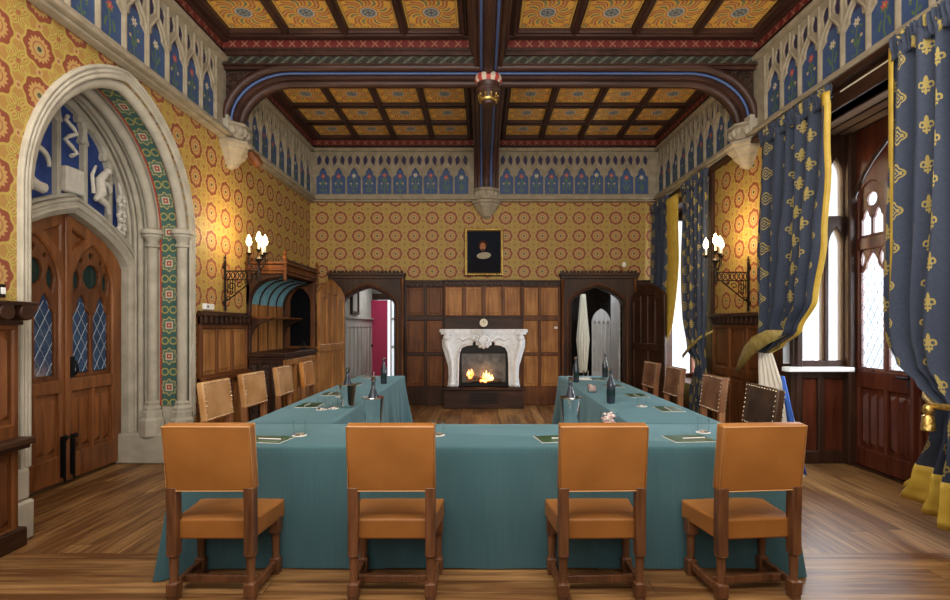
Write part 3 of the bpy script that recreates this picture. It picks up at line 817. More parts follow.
for s_ in (-1, 1):
    a, b = (DC+.005, DC+.752) if s_ > 0 else (DC-.752, DC-.005)
    ys = [a+(b-a)*k/12 for k in range(13)]
    outer = [(a, .03)]+[(b, .03)]+[(y, min(dtop(y), 2.555)) for y in ys[::-1]]
    cx = DC+s_*.345; holes = [foil(cx-.13, .105, 1.03, 1.60, 1.5, 16), foil(cx+.13, .105, 1.03, 1.60, 1.5, 16)]
    wh = parch(cx, .265, .99, 1.86, 2.30, 8)
    tri = [(cx-s_*.27, 2.20), (cx-s_*.27, 2.42), (cx-s_*.10, 2.345)]
    ph = [rect(cx-.27, cx-.015, .28, .86), rect(cx+.015, cx+.27, .28, .86)]
    lf = sroot('door_leaf'); lf.parent = d1
    MB().plate(MD2, outer, [wh, tri]+ph, -.03, .05, .014).build('leaf_frame', W_DOOR, lf)
    tr = [circ(cx, 1.98, .11, 14, .12), dagger(cx-.19, 1.80, 2.05, .045, .02), dagger(cx+.19, 1.80, 2.05, .045, -.02), circ(cx, 2.19, .035, 8), circ(cx-.13, 2.13, .022, 8), circ(cx+.13, 2.13, .022, 8)]
    MB().plate(MD2, parch(cx, .268, .985, 1.86, 2.305, 8), holes+tr, -.01, .025, .008).build('window_tracery', W_BROWN, lf)
    MB().plate(MD2, parch(cx, .262, .995, 1.86, 2.29, 8), [], -.02, -.006).build('dark_glass', GREEN_D, lf)
    g = MB()
    for q in (-.13, .13): g.mbox(MD2, cx+q-.10, cx+q+.10, 1.04, 1.78, -.006, .001)
    g.build('leaded_glass', BLUE_GL, lf)
    c = MB()
    for q in (-.13, .13): diamond(c, MD2, cx+q-.10, cx+q+.10, 1.04, 1.72, .004)
    c.build('lead_lattice', LEAD, lf)
    p = MB()
    for k in range(2):
        a_, b_ = (cx-.27, cx-.015) if k == 0 else (cx+.015, cx+.27)
        p.mbox(MD2, a_-.01, b_+.01, .27, .87, -.02, .012)
        for i in range(2):
            x = a_+(b_-a_)*(i+.5)/2; h = .048
            p.add([MD2(x-h, .32, .012), MD2(x, .37, .042), MD2(x+h, .32, .012), MD2(x-h, .80, .012), MD2(x, .76, .042), MD2(x+h, .80, .012)], [(0, 1, 4, 3), (1, 2, 5, 4), (0, 2, 1), (3, 4, 5)])
    p.mbox(MD2, *sorted((cx-s_*.27, cx-s_*.10)), 2.18, 2.44, -.02, .0)
    p.build('linenfold_panel', W_DOOR, lf)
    bo = MB(); y = DC+s_*.055
    bo.mbox(MD2, y-.022, y+.022, .08, .46, .05, .06).tube([MD2(y, .04, .075), MD2(y, .42, .075)], .011, 8).ball(MD2(y, .45, .09), .024, n=8)
    bo.build('door_bolt', BLACK, lf, smooth=40)
MB().mbox(MD2, DC+.03, DC+.085, 1.0, 1.2, .05, .06).tube([MD2(DC+.06, 1.16, .09), MD2(DC+.06, 1.06, .11), MD2(DC+.06, 1.03, .08)], .012, 8).build('door_handle', BLACK, d1, smooth=50)
MB().mbox(MD2, DC-.035, DC+.02, .04, 2.52, .045, .07).build('meeting_stile', W_DOOR, d1, bev=.01)
# ------------------------------------------------------------------ panelling
MB().box(-5, -4.2, 3.0, 6.2, 0, 4).build('wall_leak_block', DARKV, kind='structure')  # unseen block added to stop daylight leaking under the door
MB().box(-4.2, -3.99, 3.4, 6.0, -.02, .012).build('trim_39', STONE_D, kind='structure')  # threshold added against the light leak under the left door
MB().box(3.96, 4.3, 2.6, 5.66, -.02, .02).build('trim_38', W_DARKY, kind='structure')  # threshold added against the light leak under the bay door
R3 = [(1.68, 2.20), (.99, 1.58), (.36, .92)]
panelling('trim_40', MF, -1.45, -.70, R3, [(-1.41, -1.09), (-1.03, -.74)], 2.30, W_DARK, W_BROWN, crest=(2.22, 2.34), capm=W_DARKX)
panelling('trim_41', MF, .73, 1.47, R3, [(.79, 1.05), (1.11, 1.42)], 2.30, W_BROWN, W_LIGHT, crest=(2.22, 2.34), capm=W_DARKX)
MFc = lambda u, v, w: (u, YF-.10-w, v)
panelling('trim_42', MFc, -.70, .73, [(1.68, 2.20)], [(-.67, -.37), (-.29, -.01), (.07, .36), (.43, .70)], 2.30, W_BROWN, W_LIGHT, crest=(2.22, 2.34), capm=W_DARKX)
om = sroot('trim_43')
MB().box(-.70, .73, 9.60, YF, 1.40, 1.66).box(-.74, .77, 9.58, YF, 1.63, 1.67).box(-.70, .73, 9.67, YF, 0, 1.4).build('overmantel_board', W_DARKX, om, bev=.008)
panelling('trim_44', MF, 2.88, 3.32, R3, [(2.93, 3.25)], 2.30, W_DARK, W_DARK, crest=(2.22, 2.34), capm=W_DARKX)
panelling('trim_45', ML, 5.88, 7.08, [(.92, 1.45), (.14, .80)], [(5.94, 6.24), (6.29, 6.62), (6.67, 7.02)], 1.60, W_BROWN, W_LIGHT, crest=(1.50, 1.66), capm=W_DARKY, w=.05)
ts = MB().box(XL, XL+.09, 5.88, 7.08, .82, .90).build('trim_46', W_BROWN, kind='structure', bev=.01)
panelling('trim_47', MR, 5.72, 7.57, [(.92, 1.45), (.14, .80)], [(5.78, 6.16), (6.24, 6.62), (6.70, 7.06), (7.14, 7.50)], 1.60, W_BROWN, W_BROWN, crest=(1.50, 1.66), capm=W_DARKY)
# near left dado beside the stone doorway: thicker, with ledge
panelling('trim_48', ML, -1.0, 3.52, [(.84, 1.46), (.14, .64)], [(x, x+.30) for x in [3.17-.36*i for i in range(9)]], 1.56, W_BROWN, W_BROWN, w=.10, linen=True)
nd = sroot('trim_49')
c = MB()
for i in range(22):
    y = 3.45-i*.145; c.lathe([(.055, XL+.10), (.055, XL+.22)], (0, y, 1.585), 12, 'x'); c.box(XL+.10, XL+.20, y-.05, y+.05, 1.56, 1.62)
c.box(XL, XL+.22, .2, 3.53, 1.625, 1.655).box(XL, XL+.12, .2, 3.53, 1.5, 1.63)
c.build('carved_crest', W_DARKY, nd, bev=.006)
MB().box(XL, XL+.20, -.5, 3.54, .70, .745).box(XL, XL+.17, -.5, 3.53, .67, .70).box(XL, XL+.13, -.5, 3.55, 0, .13).build('ledge_rail', W_DARKY, nd, bev=.01)

# ---- doorways of the far wall
def door_case(n_, x0, x1, c, hw):
    r = sroot(n_)
    op = [(c-hw, 0)]+parch(c, hw, 1.88, 1.88, 2.20)+[(c+hw, 0)]
    MB().plate(MF, [(x0, 0)]+[(c-hw, 0)]+parch(c, hw, 1.88, 1.88, 2.20)[1:-1]+[(c+hw, 0), (x1, 0), (x1, 2.42), (x0, 2.42)], [], -.12, .10, .02).build('case', W_DARK, r)
    for k, (d, rr) in enumerate(((.03, .02), (.075, .014))):
        MB().tube([(x, YF-.105, z) for x, z in parch(c, hw+d, .0, 1.88, 2.20+d)], rr, 8).build('arch_moulding', W_BROWN if k else W_DARK, r, smooth=60)
    b = MB().box(x0-.03, x1+.03, YF-.17, YF, 2.42, 2.47).box(x0-.01, x1+.01, YF-.14, YF, 2.36, 2.42)
    n = int((x1-x0)/.07)
    for i in range(n): a = x0+(i+.5)*(x1-x0)/n; b.box(a-.02, a+.02, YF-.16, YF-.10, 2.47, 2.51)
    b.build('cornice', W_DARKX, r, bev=.006)
    for x in (x0+.03, x1-.03):
        MB().lathe([(.03, 0), (.03, .25), (.022, .27), (.022, 2.2), (.035, 2.22), (.035, 2.36)], (x, YF-.12, 0), 10).build('shaft', W_BROWN, r, smooth=40)
door_case('door_2', -2.84, -1.45, DL, .485); door_case('door_3', 1.47, 2.88, DR_, .48)

# ---- passage seen through the left doorway
pz = sroot('wall_passage_left')
MB().box(-2.72, -2.62, 9.9, 13, 0, 2.9).build('side_wall', PLASTER, pz)
MB().box(-2.72, -1.0, 12.55, 12.6, 2.12, 2.9).box(-2.72, -2.62, 12.5, 12.6, 0, 2.9).box(-1.92, -1.0, 12.5, 12.6, 0, 2.9).build('end_wall', PLASTER, pz)
MB().box(-1.5, -1.4, 9.9, 12.6, 0, 2.9).build('side_wall', PLASTER, pz)
MB().box(-3, -1.2, 9.9, 13, 2.6, 2.7).build('passage_ceiling', PLASTER, pz)
PALEW = material('pale grey panelling', wood_fn((.30, .28, .25), (.52, .50, .46)), rough=.3)
MPL = lambda u, v, w: (-2.62+w, u, v)
panelling('trim_50', MPL, 9.9, 12.4, [(.4, 1.45)], [(9.95+.33*i, 10.2+.33*i) for i in range(7)], 1.62, PALEW, PALEW, capm=PALEW, w=.04)
MB().box(-2.62, -1.5, 12.4, 12.55, 2.1, 2.25).build('trim_51', W_DARKX, kind='structure')
d4 = sroot('door_4')
MB().box(-2.60, -2.22, 12.2, 12.25, .02, 2.08).build('door_leaf', CRIM, d4, bev=.006)
MB().lathe([(.02, 0), (.02, -.04), (.03, -.05), (.02, -.08)], (-2.57, 12.2, 1.02), 10, 'y').build('door_knob', BLACK, d4, smooth=40)
wn = sroot('window_1')
MB().plate(lambda u, v, w: (u, 12.5-w, v), rect(-2.20, -1.92, 0, 2.12), [rect(-2.17, -1.95, .1, .95), rect(-2.17, -1.95, 1.0, 1.62), rect(-2.17, -1.95, 1.67, 2.08)], 0, .04).build('window_frame', PALEW, wn)
MB().box(-2.19, -1.93, 12.5, 12.505, .08, 2.1).build('pane', PALEWIN, wn)
pf = thing('picture_frame', 'small grey framed picture on the passage wall beyond the left doorway', 'picture', (-2.62, 10.62, 1.98))
MB().plate(lambda u, v, w: (w, u, v), rect(-.30, .30, -.27, .27), [rect(-.23, .23, -.20, .20)], 0, .05, .01).build('frame', W_DARK, pf)
MB().box(.005, .02, -.24, .24, -.21, .21).build('print', PALEW, pf)
# ---- dark lobby seen through the right doorway
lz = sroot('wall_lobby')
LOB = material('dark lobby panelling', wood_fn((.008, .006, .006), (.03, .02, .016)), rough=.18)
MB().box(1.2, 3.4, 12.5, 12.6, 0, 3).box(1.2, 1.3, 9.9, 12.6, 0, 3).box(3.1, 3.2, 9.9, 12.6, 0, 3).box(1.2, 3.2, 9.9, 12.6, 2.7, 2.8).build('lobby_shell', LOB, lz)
WG = material('pale lobby glare', wood_fn((.42, .42, .42), (.72, .72, .74)), rough=.3)  # pale tone carries the glass door's reflections and the brightly lit jamb
ln_ = sroot('trim_52')
hl = [foil(2.42+.095*i, .032, .5, 1.55, 1.3, 8) for i in range(4)]
MB().plate(lambda u, v, w: (u, 11.2-w, v), parch(2.56, .20, .25, 1.55, 1.85), hl, 0, .04).build('reflected_tracery', WG, ln_)  # tracery shape stands in for bright reflections in a glass door
MB().box(2.36, 2.76, 11.2, 11.22, .25, 1.6).build('panel', PLASTER, ln_)
MB().box(2.60, 2.66, 9.90, 10.5, 0, 2.2).build('trim_53', WG, kind='structure')
cw = thing('curtain', 'narrow white sheet standing in for a reflected streak beyond the right doorway', 'curtain', (2.12, 10.9, 0))  # bright streak reflected in the glass door, put in as cloth
pts = MB(); n = 24
for j in range(13):
    z = .5+1.65*j/12; wd = .05+.09*(1-abs(j-5)/7.5)
    for i in range(n+1): pts.v.append((-wd+2*wd*i/n, .03*math.sin(i*1.3+j*.1), z))
for j in range(12):
    for i in range(n): a = j*(n+1)+i; pts.f.append((a, a+1, a+n+2, a+n+1))
pts.build('fabric', LINING, cw, smooth=80)

# ---- leaves of the far doorways, folded open into the room
def open_leaf(n_, p0, p1, mat, matp, top=2.22, eave=1.98, z0=0.02):
    a = Vector(p0); b = Vector(p1); L = (b-a).length; e = (b-a)/L; nrm = Vector((e.y, -e.x)); 
    if nrm.y > 0 and abs(nrm.y) > abs(nrm.x) or (abs(nrm.x) >= abs(nrm.y) and nrm.x*a.x > 0): nrm = -nrm
    M = lambda u, v, w: (a.x+e.x*u+nrm.x*w, a.y+e.y*u+nrm.y*w, v)
    r = sroot(n_); wd = L/4
    out = parch(L/2, L/2, z0, eave, top)
    holes = [rect(.06+(L-.12)*i/4+.015, .06+(L-.12)*(i+1)/4-.015, 1.18, eave-.06+(.09 if i in (1, 2) else 0)) for i in range(4)]
    holes += [rect(.06+(L-.12)*i/2+.02, .06+(L-.12)*(i+1)/2-.02, .2, 1.04) for i in range(2)]
    MB().plate(M, out, holes, 0, .05, .012).build('leaf_frame', mat, r)
    MB().plate(M, parch(L/2, L/2-.03, z0+.03, eave-.02, top-.04), [], .008, .025).build('panel', matp, r)
    return r
open_leaf('door_5', (-2.58, 9.62), (-2.70, 8.50), W_LIGHT, W_LIGHT, 2.28, 2.0)
open_leaf('door_6', (2.80, 9.60), (3.10, 8.72), W_DARK, W_DARK, 2.24, 1.98)

# ---- canopied sideboard against the left wall
S0, S1, SX = 7.12, 8.45, .56
sb = thing('sideboard', 'dark oak canopied sideboard with sea-blue coved hood against the left wall', 'sideboard', (XL, S0, 0))
def MS(u, v, w): return (w, u, v)                 # local: u along the room, w out of the wall
D = S1-S0
for a_ in (0, D-.07): MB().box(0, .05, a_, a_+.07, 0, 2.33).build('post', W_DARK, sb, bev=.008)
MB().box(.0, .02, .05, D-.05, 1.12, 1.82).build('back_panel', W_LIGHT, sb)
b = MB()
for i in range(1, 4): b.box(.02, .03, D*i/4-.012, D*i/4+.012, 1.12, 1.80)
b.build('back_stile', W_BROWN, sb)
# cove
cv = MB(); n = 10
P = [(.02+.40*(1-math.cos(PI/2*i/n)), 1.79+.37*math.sin(PI/2*i/n)) for i in range(n+1)]
vs = []; 
for x, z in P: vs += [(x, .06, z), (x, D-.06, z)]
cv.add(vs+[(x-.01 if i < n else x, y, z+.015) for i, (x, z) in enumerate(P) for y in (.06, D-.06)], [(2*i, 2*i+1, 2*i+3, 2*i+2) for i in range(n)]+[(2*n+2+2*i, 2*n+4+2*i, 2*n+5+2*i, 2*n+3+2*i) for i in range(n)])
cv.build('cove', TEALG, sb, recalc=False)
for k in range(5):
    y = .06+(D-.12)*k/4
    MB().tube([(x+.008, y, z-.008) for x, z in P], .013 if 0 < k < 4 else .026, 6).build('cove_rib', W_DARK, sb, smooth=60)
# end spandrels (arched cheeks): near one open, far one around the dark recess
sp = [(.0, 1.79)]+P+[(.50, 2.16), (.50, 2.20), (0, 2.20)]
for y in (.0, D-.06): MB().plate(lambda u, v, w: (u, w, v), [(.0, 1.79), (.03, 1.79)]+[(x+.012, z) for x, z in P[1:]]+[(.50, 2.17), (.50, 2.21), (0, 2.21)], [], y+.05, y).build('canopy_cheek', W_DARK, sb)
c = MB().box(0, .53, -.03, D+.03, 2.20, 2.24).box(0, .56, -.05, D+.05, 2.24, 2.27).box(0, .535, -.03, D+.03, 2.27, 2.33).box(0, .58, -.06, D+.06, 2.33, 2.36)
c.build('cornice', W_BROWN, sb, bev=.008)
c = MB()
for i in range(18): c.box(.54, .57, .02+i*(D-.04)/18, .055+i*(D-.04)/18, 2.36, 2.40)
for i in range(7): c.box(.03+i*.078, .07+i*.078, -.05, -.02, 2.36, 2.40)
c.box(.0, .565, -.045, D+.045, 2.355, 2.365)
c.build('cresting', W_DARK, sb, bev=.004)
for x, y in ((.54, -.02), (.54, D+.02), (.05, -.02)):
    MB().lathe([(.012, 2.10), (.028, 2.14), (.02, 2.17), (.03, 2.2), (.03, 2.34), (.04, 2.36), (.025, 2.38), (.04, 2.41), (.02, 2.45), (.03, 2.47), (.004, 2.53)], (x, y, 0), 10).build('finial', W_BROWN, sb, smooth=40)
# far cheek wall with dark arched recess
MB().plate(lambda u, v, w: (u, w, v), rect(0, .53, 1.12, 2.20), [parch(.29, .165, 1.16, 1.85, 2.10)], D-.02, D-.06, .01).build('far_end', W_BROWN, sb)
MB().box(.05, .53, D-.02, D+.0, 1.12, 2.15).build('recess', DARKV, sb)  # near-black sheet stands in for the dark inside the arched opening
MB().box(.0, .33, .03, D-.03, 1.585, 1.615).build('shelf', W_BROWN, sb, bev=.008)
for y in (.03, D-.08):
    o = [(.03, 1.585), (.31, 1.585), (.31, 1.56)]+[(.31-.26*math.sin(PI/2*i/8), 1.30+.255*math.cos(PI/2*i/8)) for i in range(1, 9)]+[(.03, 1.28)]
    MB().plate(lambda u, v, w: (u, w, v), o, [], y+.04, y).build('shelf_bracket', W_DARK, sb)
MB().box(0, SX, -.03, D, 1.06, 1.12).box(0, SX-.03, -.01, D, 1.02, 1.06).build('worktop', W_DARKY, sb, bev=.01)
MB().plate(lambda u, v, w: (u, w, v), rect(0, SX-.04, 0, 1.04), [rect(.05, .16, .1, .96), rect(.2, .31, .1, .96), rect(.35, .47, .1, .96)], .04, .0, .012).build('near_end', W_DARK, sb)
MB().box(.04, .49, .02, .04, .08, .98).build('carved_infill', W_CARVE, sb)
MB().box(.02, SX-.06, .05, D, 0.02, 1.02).build('body', W_BROWN, sb)
MB().plate(lambda u, v, w: (w, u, v), rect(.0, D, 0.0, 1.02), [rect(.06+.21*i, .21+.21*i, .12, .94) for i in range(6)], SX-.06, SX-.02, .01).build('front_panel', W_LIGHT, sb)
p = MB()
for i in range(6):
    for k in range(2):
        x = .06+.21*i+.0375+.075*k
        p.add([(SX-.055, x-.033, .15), (SX-.03, x, .19), (SX-.055, x+.033, .15), (SX-.055, x-.033, .90), (SX-.03, x, .86), (SX-.055, x+.033, .90)], [(0, 1, 4, 3), (1, 2, 5, 4), (0, 2, 1), (3, 4, 5)])
p.build('linenfold_panel', W_LIGHT, sb)
# low honey oak screen continuing to the far wall
ls = thing('bench_screen', 'honey oak panelled low screen running from the sideboard to the left doorway', 'screen', (XL, 8.47, 0))
MSc = lambda u, v, w: (.53+w, u, v)
LL = 9.6-8.47
MB().plate(MSc, rect(0, LL, 0, 1.06), [rect(.06+.2*i, .22+.2*i, .12, .98) for i in range(5)], .0, .05, .012).build('frame', W_LIGHT, ls)
p = MB()
for i in range(5):
    a = .06+.2*i
    for k in range(2):
        x = a+.04+.08*k
        p.add([MSc(x-.035, .16, .01), MSc(x, .2, .035), MSc(x+.035, .16, .01), MSc(x-.035, .94, .01), MSc(x, .9, .035), MSc(x+.035, .94, .01)], [(0, 1, 4, 3), (1, 2, 5, 4), (0, 2, 1), (3, 4, 5)])
p.mbox(MSc, .03, LL-.03, .05, 1.02, -.02, .012)
p.build('linenfold_panel', W_LIGHT, ls)
MB().mbox(MSc, .0, LL, 1.06, 1.09, -.03, .08).mbox(MSc, .0, LL, 1.09, 1.15, -.02, .065).build('top_rail', W_LIGHT, ls, bev=.012)
sk = tag(MB().box(-.04, .04, -.03, .03, 0, .02).tube([(-.03, 0, .02), (-.03, 0, .07), (0, 0, .10), (.03, 0, .07), (.03, 0, .02)], .012, 8).ball((0, 0, .10), .02, n=8).build('ornament', BLACK, loc=(-2.84, 8.28, 1.122), smooth=50), 'small black iron ornament standing in front of the dark recess of the sideboard', 'ornament')

# ---- fireplace
fx = .03
fpz = thing('fireplace', 'white carved marble rococo fireplace with a lit fire between the oak panels', 'fireplace', (fx, 9.67, 0))
MB().box(-.72, .72, -.35, .0, 0, .33).box(-.76, .76, -.38, .0, .33, .37).build('hearth', W_DARKX, fpz, bev=.01)
g = MB()
for i in range(5): g.box(-.25, .25, -.36, -.35, .10+i*.04, .12+i*.04)
g.build('hearth_grille', BLACK, fpz)
MB().box(-.60, .60, -.14, -.06, .37, 1.36).build('firebox_back', BLACK, fpz)
# marble frame with serpentine opening
op = [(-.47, .37), (-.47, .95)]+[(-.47+.04*math.sin(t*PI/2)*0-0, .95+.13*t) for t in (.5, 1)]
def serp(s):
    return [(s*.47, .37), (s*.465, .80), (s*.45, 1.00), (s*.41, 1.09), (s*.34, 1.13), (s*.27, 1.12), (s*.22, 1.14), (s*.17, 1.20)]
opn = serp(-1)+serp(1)[::-1]
def outl(s): return [(s*.66, .37), (s*.64, .55), (s*.65, .75), (s*.71, .95), (s*.755, 1.1), (s*.76, 1.22), (s*.72, 1.30), (s*.74, 1.38)]
fr = outl(-1)+outl(1)[::-1]+serp(1)+serp(-1)[::-1]
MB().plate(lambda u, v, w: (u, -w, v), fr, [], .02, .20, .03).build('marble_surround', MARBLE, fpz)
def shelf_o(): return [(-.80, 0), (-.80, -.26), (-.70, -.30), (-.55, -.27), (-.25, -.25), (0, -.31), (.25, -.25), (.55, -.27), (.70, -.30), (.80, -.26), (.80, 0)]
MB().plate(lambda u, v, w: (u, v, w), shelf_o(), [], 1.37, 1.425, .012).build('mantel_shelf', MARBLE, fpz)
MB().plate(lambda u, v, w: (u, v, w), [(x*.97, y*.92) for x, y in shelf_o()], [], 1.33, 1.37, .0).build('mantel_shelf', MARBLE, fpz)
for s in (-1, 1):
    MB().tube([(s*.59, -.20, .40), (s*.575, -.205, .60), (s*.58, -.215, .80), (s*.62, -.225, 1.0), (s*.67, -.24, 1.14), (s*.68, -.23, 1.24), (s*.64, -.24, 1.32)], [.04, .035, .035, .042, .055, .05, .045], 10).ball((s*.585, -.22, .42), .06, .05, .05, 12).ball((s*.67, -.26, 1.27), .07, .05, .06, 10).build('carved_jamb', MARBLE, fpz, smooth=60)
    MB().tube([(s*.47, -.21, .40), (s*.465, -.21, .8), (s*.45, -.21, 1.0), (s*.40, -.21, 1.10), (s*.30, -.21, 1.14), (s*.20, -.21, 1.15)], .018, 8).build('inner_bead', MARBLE, fpz, smooth=60)
    MB().tube([(s*.16, -.22, 1.24), (s*.28, -.23, 1.27), (s*.38, -.22, 1.22), (s*.44, -.22, 1.27), (s*.5, -.22, 1.24)], [.03, .02, .025, .018, .01], 8).build('carved_scroll', MARBLE, fpz, smooth=60)
ct = MB(); ct.ball((0, -.24, 1.22), .12, .06, .11, 14)
for k in range(12):
    a = 2*PI*k/12; ct.ball((.13*math.cos(a), -.235, 1.22+.12*math.sin(a)), .038, .035, .038, 8)
for s in (-1, 1): ct.tube([(s*.05, -.29, 1.28), (s*.09, -.30, 1.22), (s*.03, -.31, 1.16), (0, -.29, 1.10)], .018, 6)
ct.build('shell_cartouche', MARBLE, fpz, smooth=60)
MB().plate(lambda u, v, w: (u, -w, v), rect(-.46, .46, .375, 1.15), [rect(-.40, .40, .45, .98)], .14, .17, .01).build('insert_frame', BLACK, fpz)
MB().box(-.40, .40, -.145, -.14, .45, .98).build('firebox_lining', FIREBOX_GREY, fpz)
lg = MB()
for p0, p1, r in (((-.32, -.19, .47), (.10, -.18, .52), .035), ((-.05, -.18, .46), (.33, -.19, .49), .035), ((-.15, -.2, .54), (.22, -.18, .50), .03), ((-.30, -.18, .56), (-.05, -.18, .48), .028)): lg.tube([p0, p1], r, 9)
lg.build('log', LOG, fpz, smooth=50)
for grp in (((.0, .50, .13, .04), (.05, .50, .17, .045), (.10, .51, .12, .045), (.15, .52, .08, .035), (-.05, .49, .07, .03), (.03, .48, .05, .05)), ((-.27, .59, .10, .045), (-.22, .60, .10, .045), (-.245, .55, .08, .045))):
    fl = MB()
    for x, z, h, r in grp: fl.lathe([(r*.5, z-.03), (r, z), (r*.8, z+h*.35), (r*.35, z+h*.7), (.004, z+h)], (x, -.20, 0), 8)
    fl.build('flame', FIRE, fpz, smooth=60)
lt = bpy.data.lights.new('fire_glow', 'POINT'); lt.energy = 2.5; lt.color = (1, .5, .2); lt.shadow_soft_size = .08
lo = bpy.data.objects.new('fire_glow', lt); COL.objects.link(lo); lo.location = (.05, 9.40, .62)
# round clock on the mantel
ck = thing('clock', 'small round brass mantel clock standing on the white marble mantel shelf', 'clock', (fx, 9.50, 1.425))
MB().lathe([(.05, 0), (.085, -.012), (.09, -.03), (.09, -.05), (.06, -.06)], (0, .02, .115), 20, 'y').box(-.05, .05, -.03, .03, 0, .04).build('case', IRON, ck, smooth=40)
MB().lathe([(.075, -.078), (.07, -.082)], (0, .015, .115), 20, 'y').build('dial', CREAM, ck)
MB().box(-.004, .004, -.072, -.069, .115, .16).box(-.003, .035, -.072, -.069, .112, .118).build('hand', BLACK, ck)

# ---- portrait
pr = thing('portrait_painting', 'dark portrait painting in a gilded frame above the fireplace', 'painting', (.035, YF-.02, 2.865))
Mp = lambda u, v, w: (u, -w, v)
MB().plate(Mp, rect(-.365, .365, -.45, .45), [rect(-.31, .31, -.39, .39)], 0, .05, .02).build('frame', GOLD, pr)
g = MB()
for i in range(16): g.ball((-.34+.68*i/15, -.05, .42), .018, n=6); g.ball((-.34+.68*i/15, -.05, -.42), .022, n=6)
for i in range(18): g.ball((-.338, -.05, -.4+.8*i/17), .016, n=6); g.ball((.338, -.05, -.4+.8*i/17), .016, n=6)
g.build('gilt_carving', GOLD, pr, smooth=60)
MB().box(-.315, .315, -.02, -.005, -.395, .395).build('canvas', PORTR, pr)
for o in pr.children:
    if o.name.startswith('canvas'): pass

# ------------------------------------------------------------------ right wall bays
b1 = sroot('wall_bay_near')
BX = 4.02
MB().box(XR, BX+.1, 2.5, 5.7, 3.56, 3.64).build('bay_soffit', W_SOFFIT, b1)
b = MB()
for i in range(5): b.box(XR+.15*i+.12, XR+.15*i+.128, 2.5, 5.66, 3.545, 3.56)
b.build('soffit_joint', W_DARKY, b1)
def MB1(u, v, w): return (u, 5.65-w, v)
rv = sroot('window_2')
hs = [rect(3.46, 3.70, 1.12, 3.3), parch(3.83, .075, 1.12, 2.35, 2.55), parch(3.83, .075, 2.68, 3.1, 3.3), rect(3.47, 3.64, .14, .92), rect(3.71, 3.92, .14, .92)]
MB().plate(MB1, rect(XR-.05, BX, 0, 3.56), hs, -.06, .03, .012).build('frame', W_DARK, rv)
MB().box(3.45, 3.66, 5.66, 5.68, .12, .95).box(3.70, 3.93, 5.66, 5.68, .12, .95).build('lower_panel', W_RED, rv)
MB().box(3.28, 3.93, 5.66, 5.67, 1.08, 3.35).build('pane', PALEWIN, rv)  # behind the arched openings the glazing stands in for daylight glare on oak panels
MB().box(3.26, 3.96, 5.52, 5.66, 1.0, 1.05).build('window_sill', WHITE, rv, bev=.008)
MB().box(BX-.10, BX+.02, 5.55, 5.65, 0, 3.56).build('trim_60', W_DARK, kind='structure', bev=.02)
# traceried oak door of the bay
def MBX(u, v, w): return (BX-w, u, v)
bd = sroot('door_7'); BC = 4.77
MB().plate(MBX, [(2.5, 0), (BC-.80, 0)]+parch(BC, .80, .0, 2.75, 3.48)[1:-1]+[(BC+.80, 0), (5.66, 0), (5.66, 3.6), (2.5, 3.6)], [], -.10, .03, .02).build('case', W_RED, bd)
MB().tube([(BX-.035, y, z) for y, z in parch(BC, .82, 0, 2.75, 3.50)], .022, 8).build('arch_moulding', W_DARK, bd, smooth=60)
def wtop(y): 
    P = parch(BC, .79, 0, 2.75, 3.47, 12)[1:-1]
    for (a, za), (b_, zb) in zip(P, P[1:]):
        if a-1e-6 <= y <= b_+1e-6: return za+(zb-za)*(y-a)/max(1e-6, b_-a)
    return 2.75
for s in (-1, 1):
    ya, yb = (BC+.005, BC+.785) if s > 0 else (BC-.785, BC-.005)
    lf = sroot('door_leaf'); lf.parent = bd
    ys = [ya+(yb-ya)*k/10 for k in range(11)]
    outer = [(ya, .02), (yb, .02)]+[(y, wtop(y)) for y in ys[::-1]]
    hs = []
    l1, l2 = (BC+s*.575, BC+s*.20)
    for c_ in (l1, l2):
        tpc = 2.98 if c_ == l1 else 3.1
        hs += [rect(c_-.165, c_+.165, 1.04, 2.28), parch(c_, .165, 2.42, tpc-.18, tpc)]
        hs += [rect(c_-.165, c_+.165, .22, .84)]
    MB().plate(MBX, outer, hs, -.03, .03, .012).build('leaf_frame', W_RED, lf)
    tr = MB(); gl = MB(); ld = MB(); lp = MB()
    for c_ in (l1, l2):
        tr.plate(MBX, rect(c_-.17, c_+.17, 1.03, 2.29), [foil(c_, .15, 1.06, 2.05, 1.1, 14), dagger(c_-.13, 2.1, 2.27, .025), dagger(c_+.13, 2.1, 2.27, .025)], -.012, .015, .006)
        tr.plate(MBX, rect(c_-.17, c_+.17, 2.41, 2.99), [foil(c_-.08, .065, 2.44, 2.60, 1.3, 10), foil(c_+.08, .065, 2.44, 2.60, 1.3, 10), circ(c_, 2.80, .07, 10)], -.012, .015, .006)
        gl.mbox(MBX, c_-.165, c_+.165, 1.04, 2.95, -.02, -.016)
        diamond(ld, MBX, c_-.15, c_+.15, 1.06, 2.15, -.005, .09, .004); 
        lp.mbox(MBX, c_-.17, c_+.17, .2, .86, -.02, .0)
        for k in range(3):
            x = c_-.11+.11*k
            lp.add([MBX(x-.045, .25, .0), MBX(x, .3, .024), MBX(x+.045, .25, .0), MBX(x-.045, .80, .0), MBX(x, .75, .024), MBX(x+.045, .80, .0)], [(0, 1, 4, 3), (1, 2, 5, 4), (0, 2, 1), (3, 4, 5)])
    tr.build('window_tracery', W_RED, lf); gl.build('leaded_glass', PANE2, lf); ld.build('lead_lattice', LEAD, lf); lp.build('linenfold_panel', W_RED, lf)
MB().box(BX-.08, BX-.02, BC-.02, BC-.012+.03, .02, 3.4).build('meeting_stile', W_RED, bd)
MB().mbox(MBX, BC+.04, BC+.09, .92, 1.08, .03, .045).tube([MBX(BC+.06, 1.0, .05), MBX(BC+.06, 1.0, .09), MBX(BC+.16, 1.0, .09)], .011, 8).build('door_handle', BLACK, bd, smooth=50)
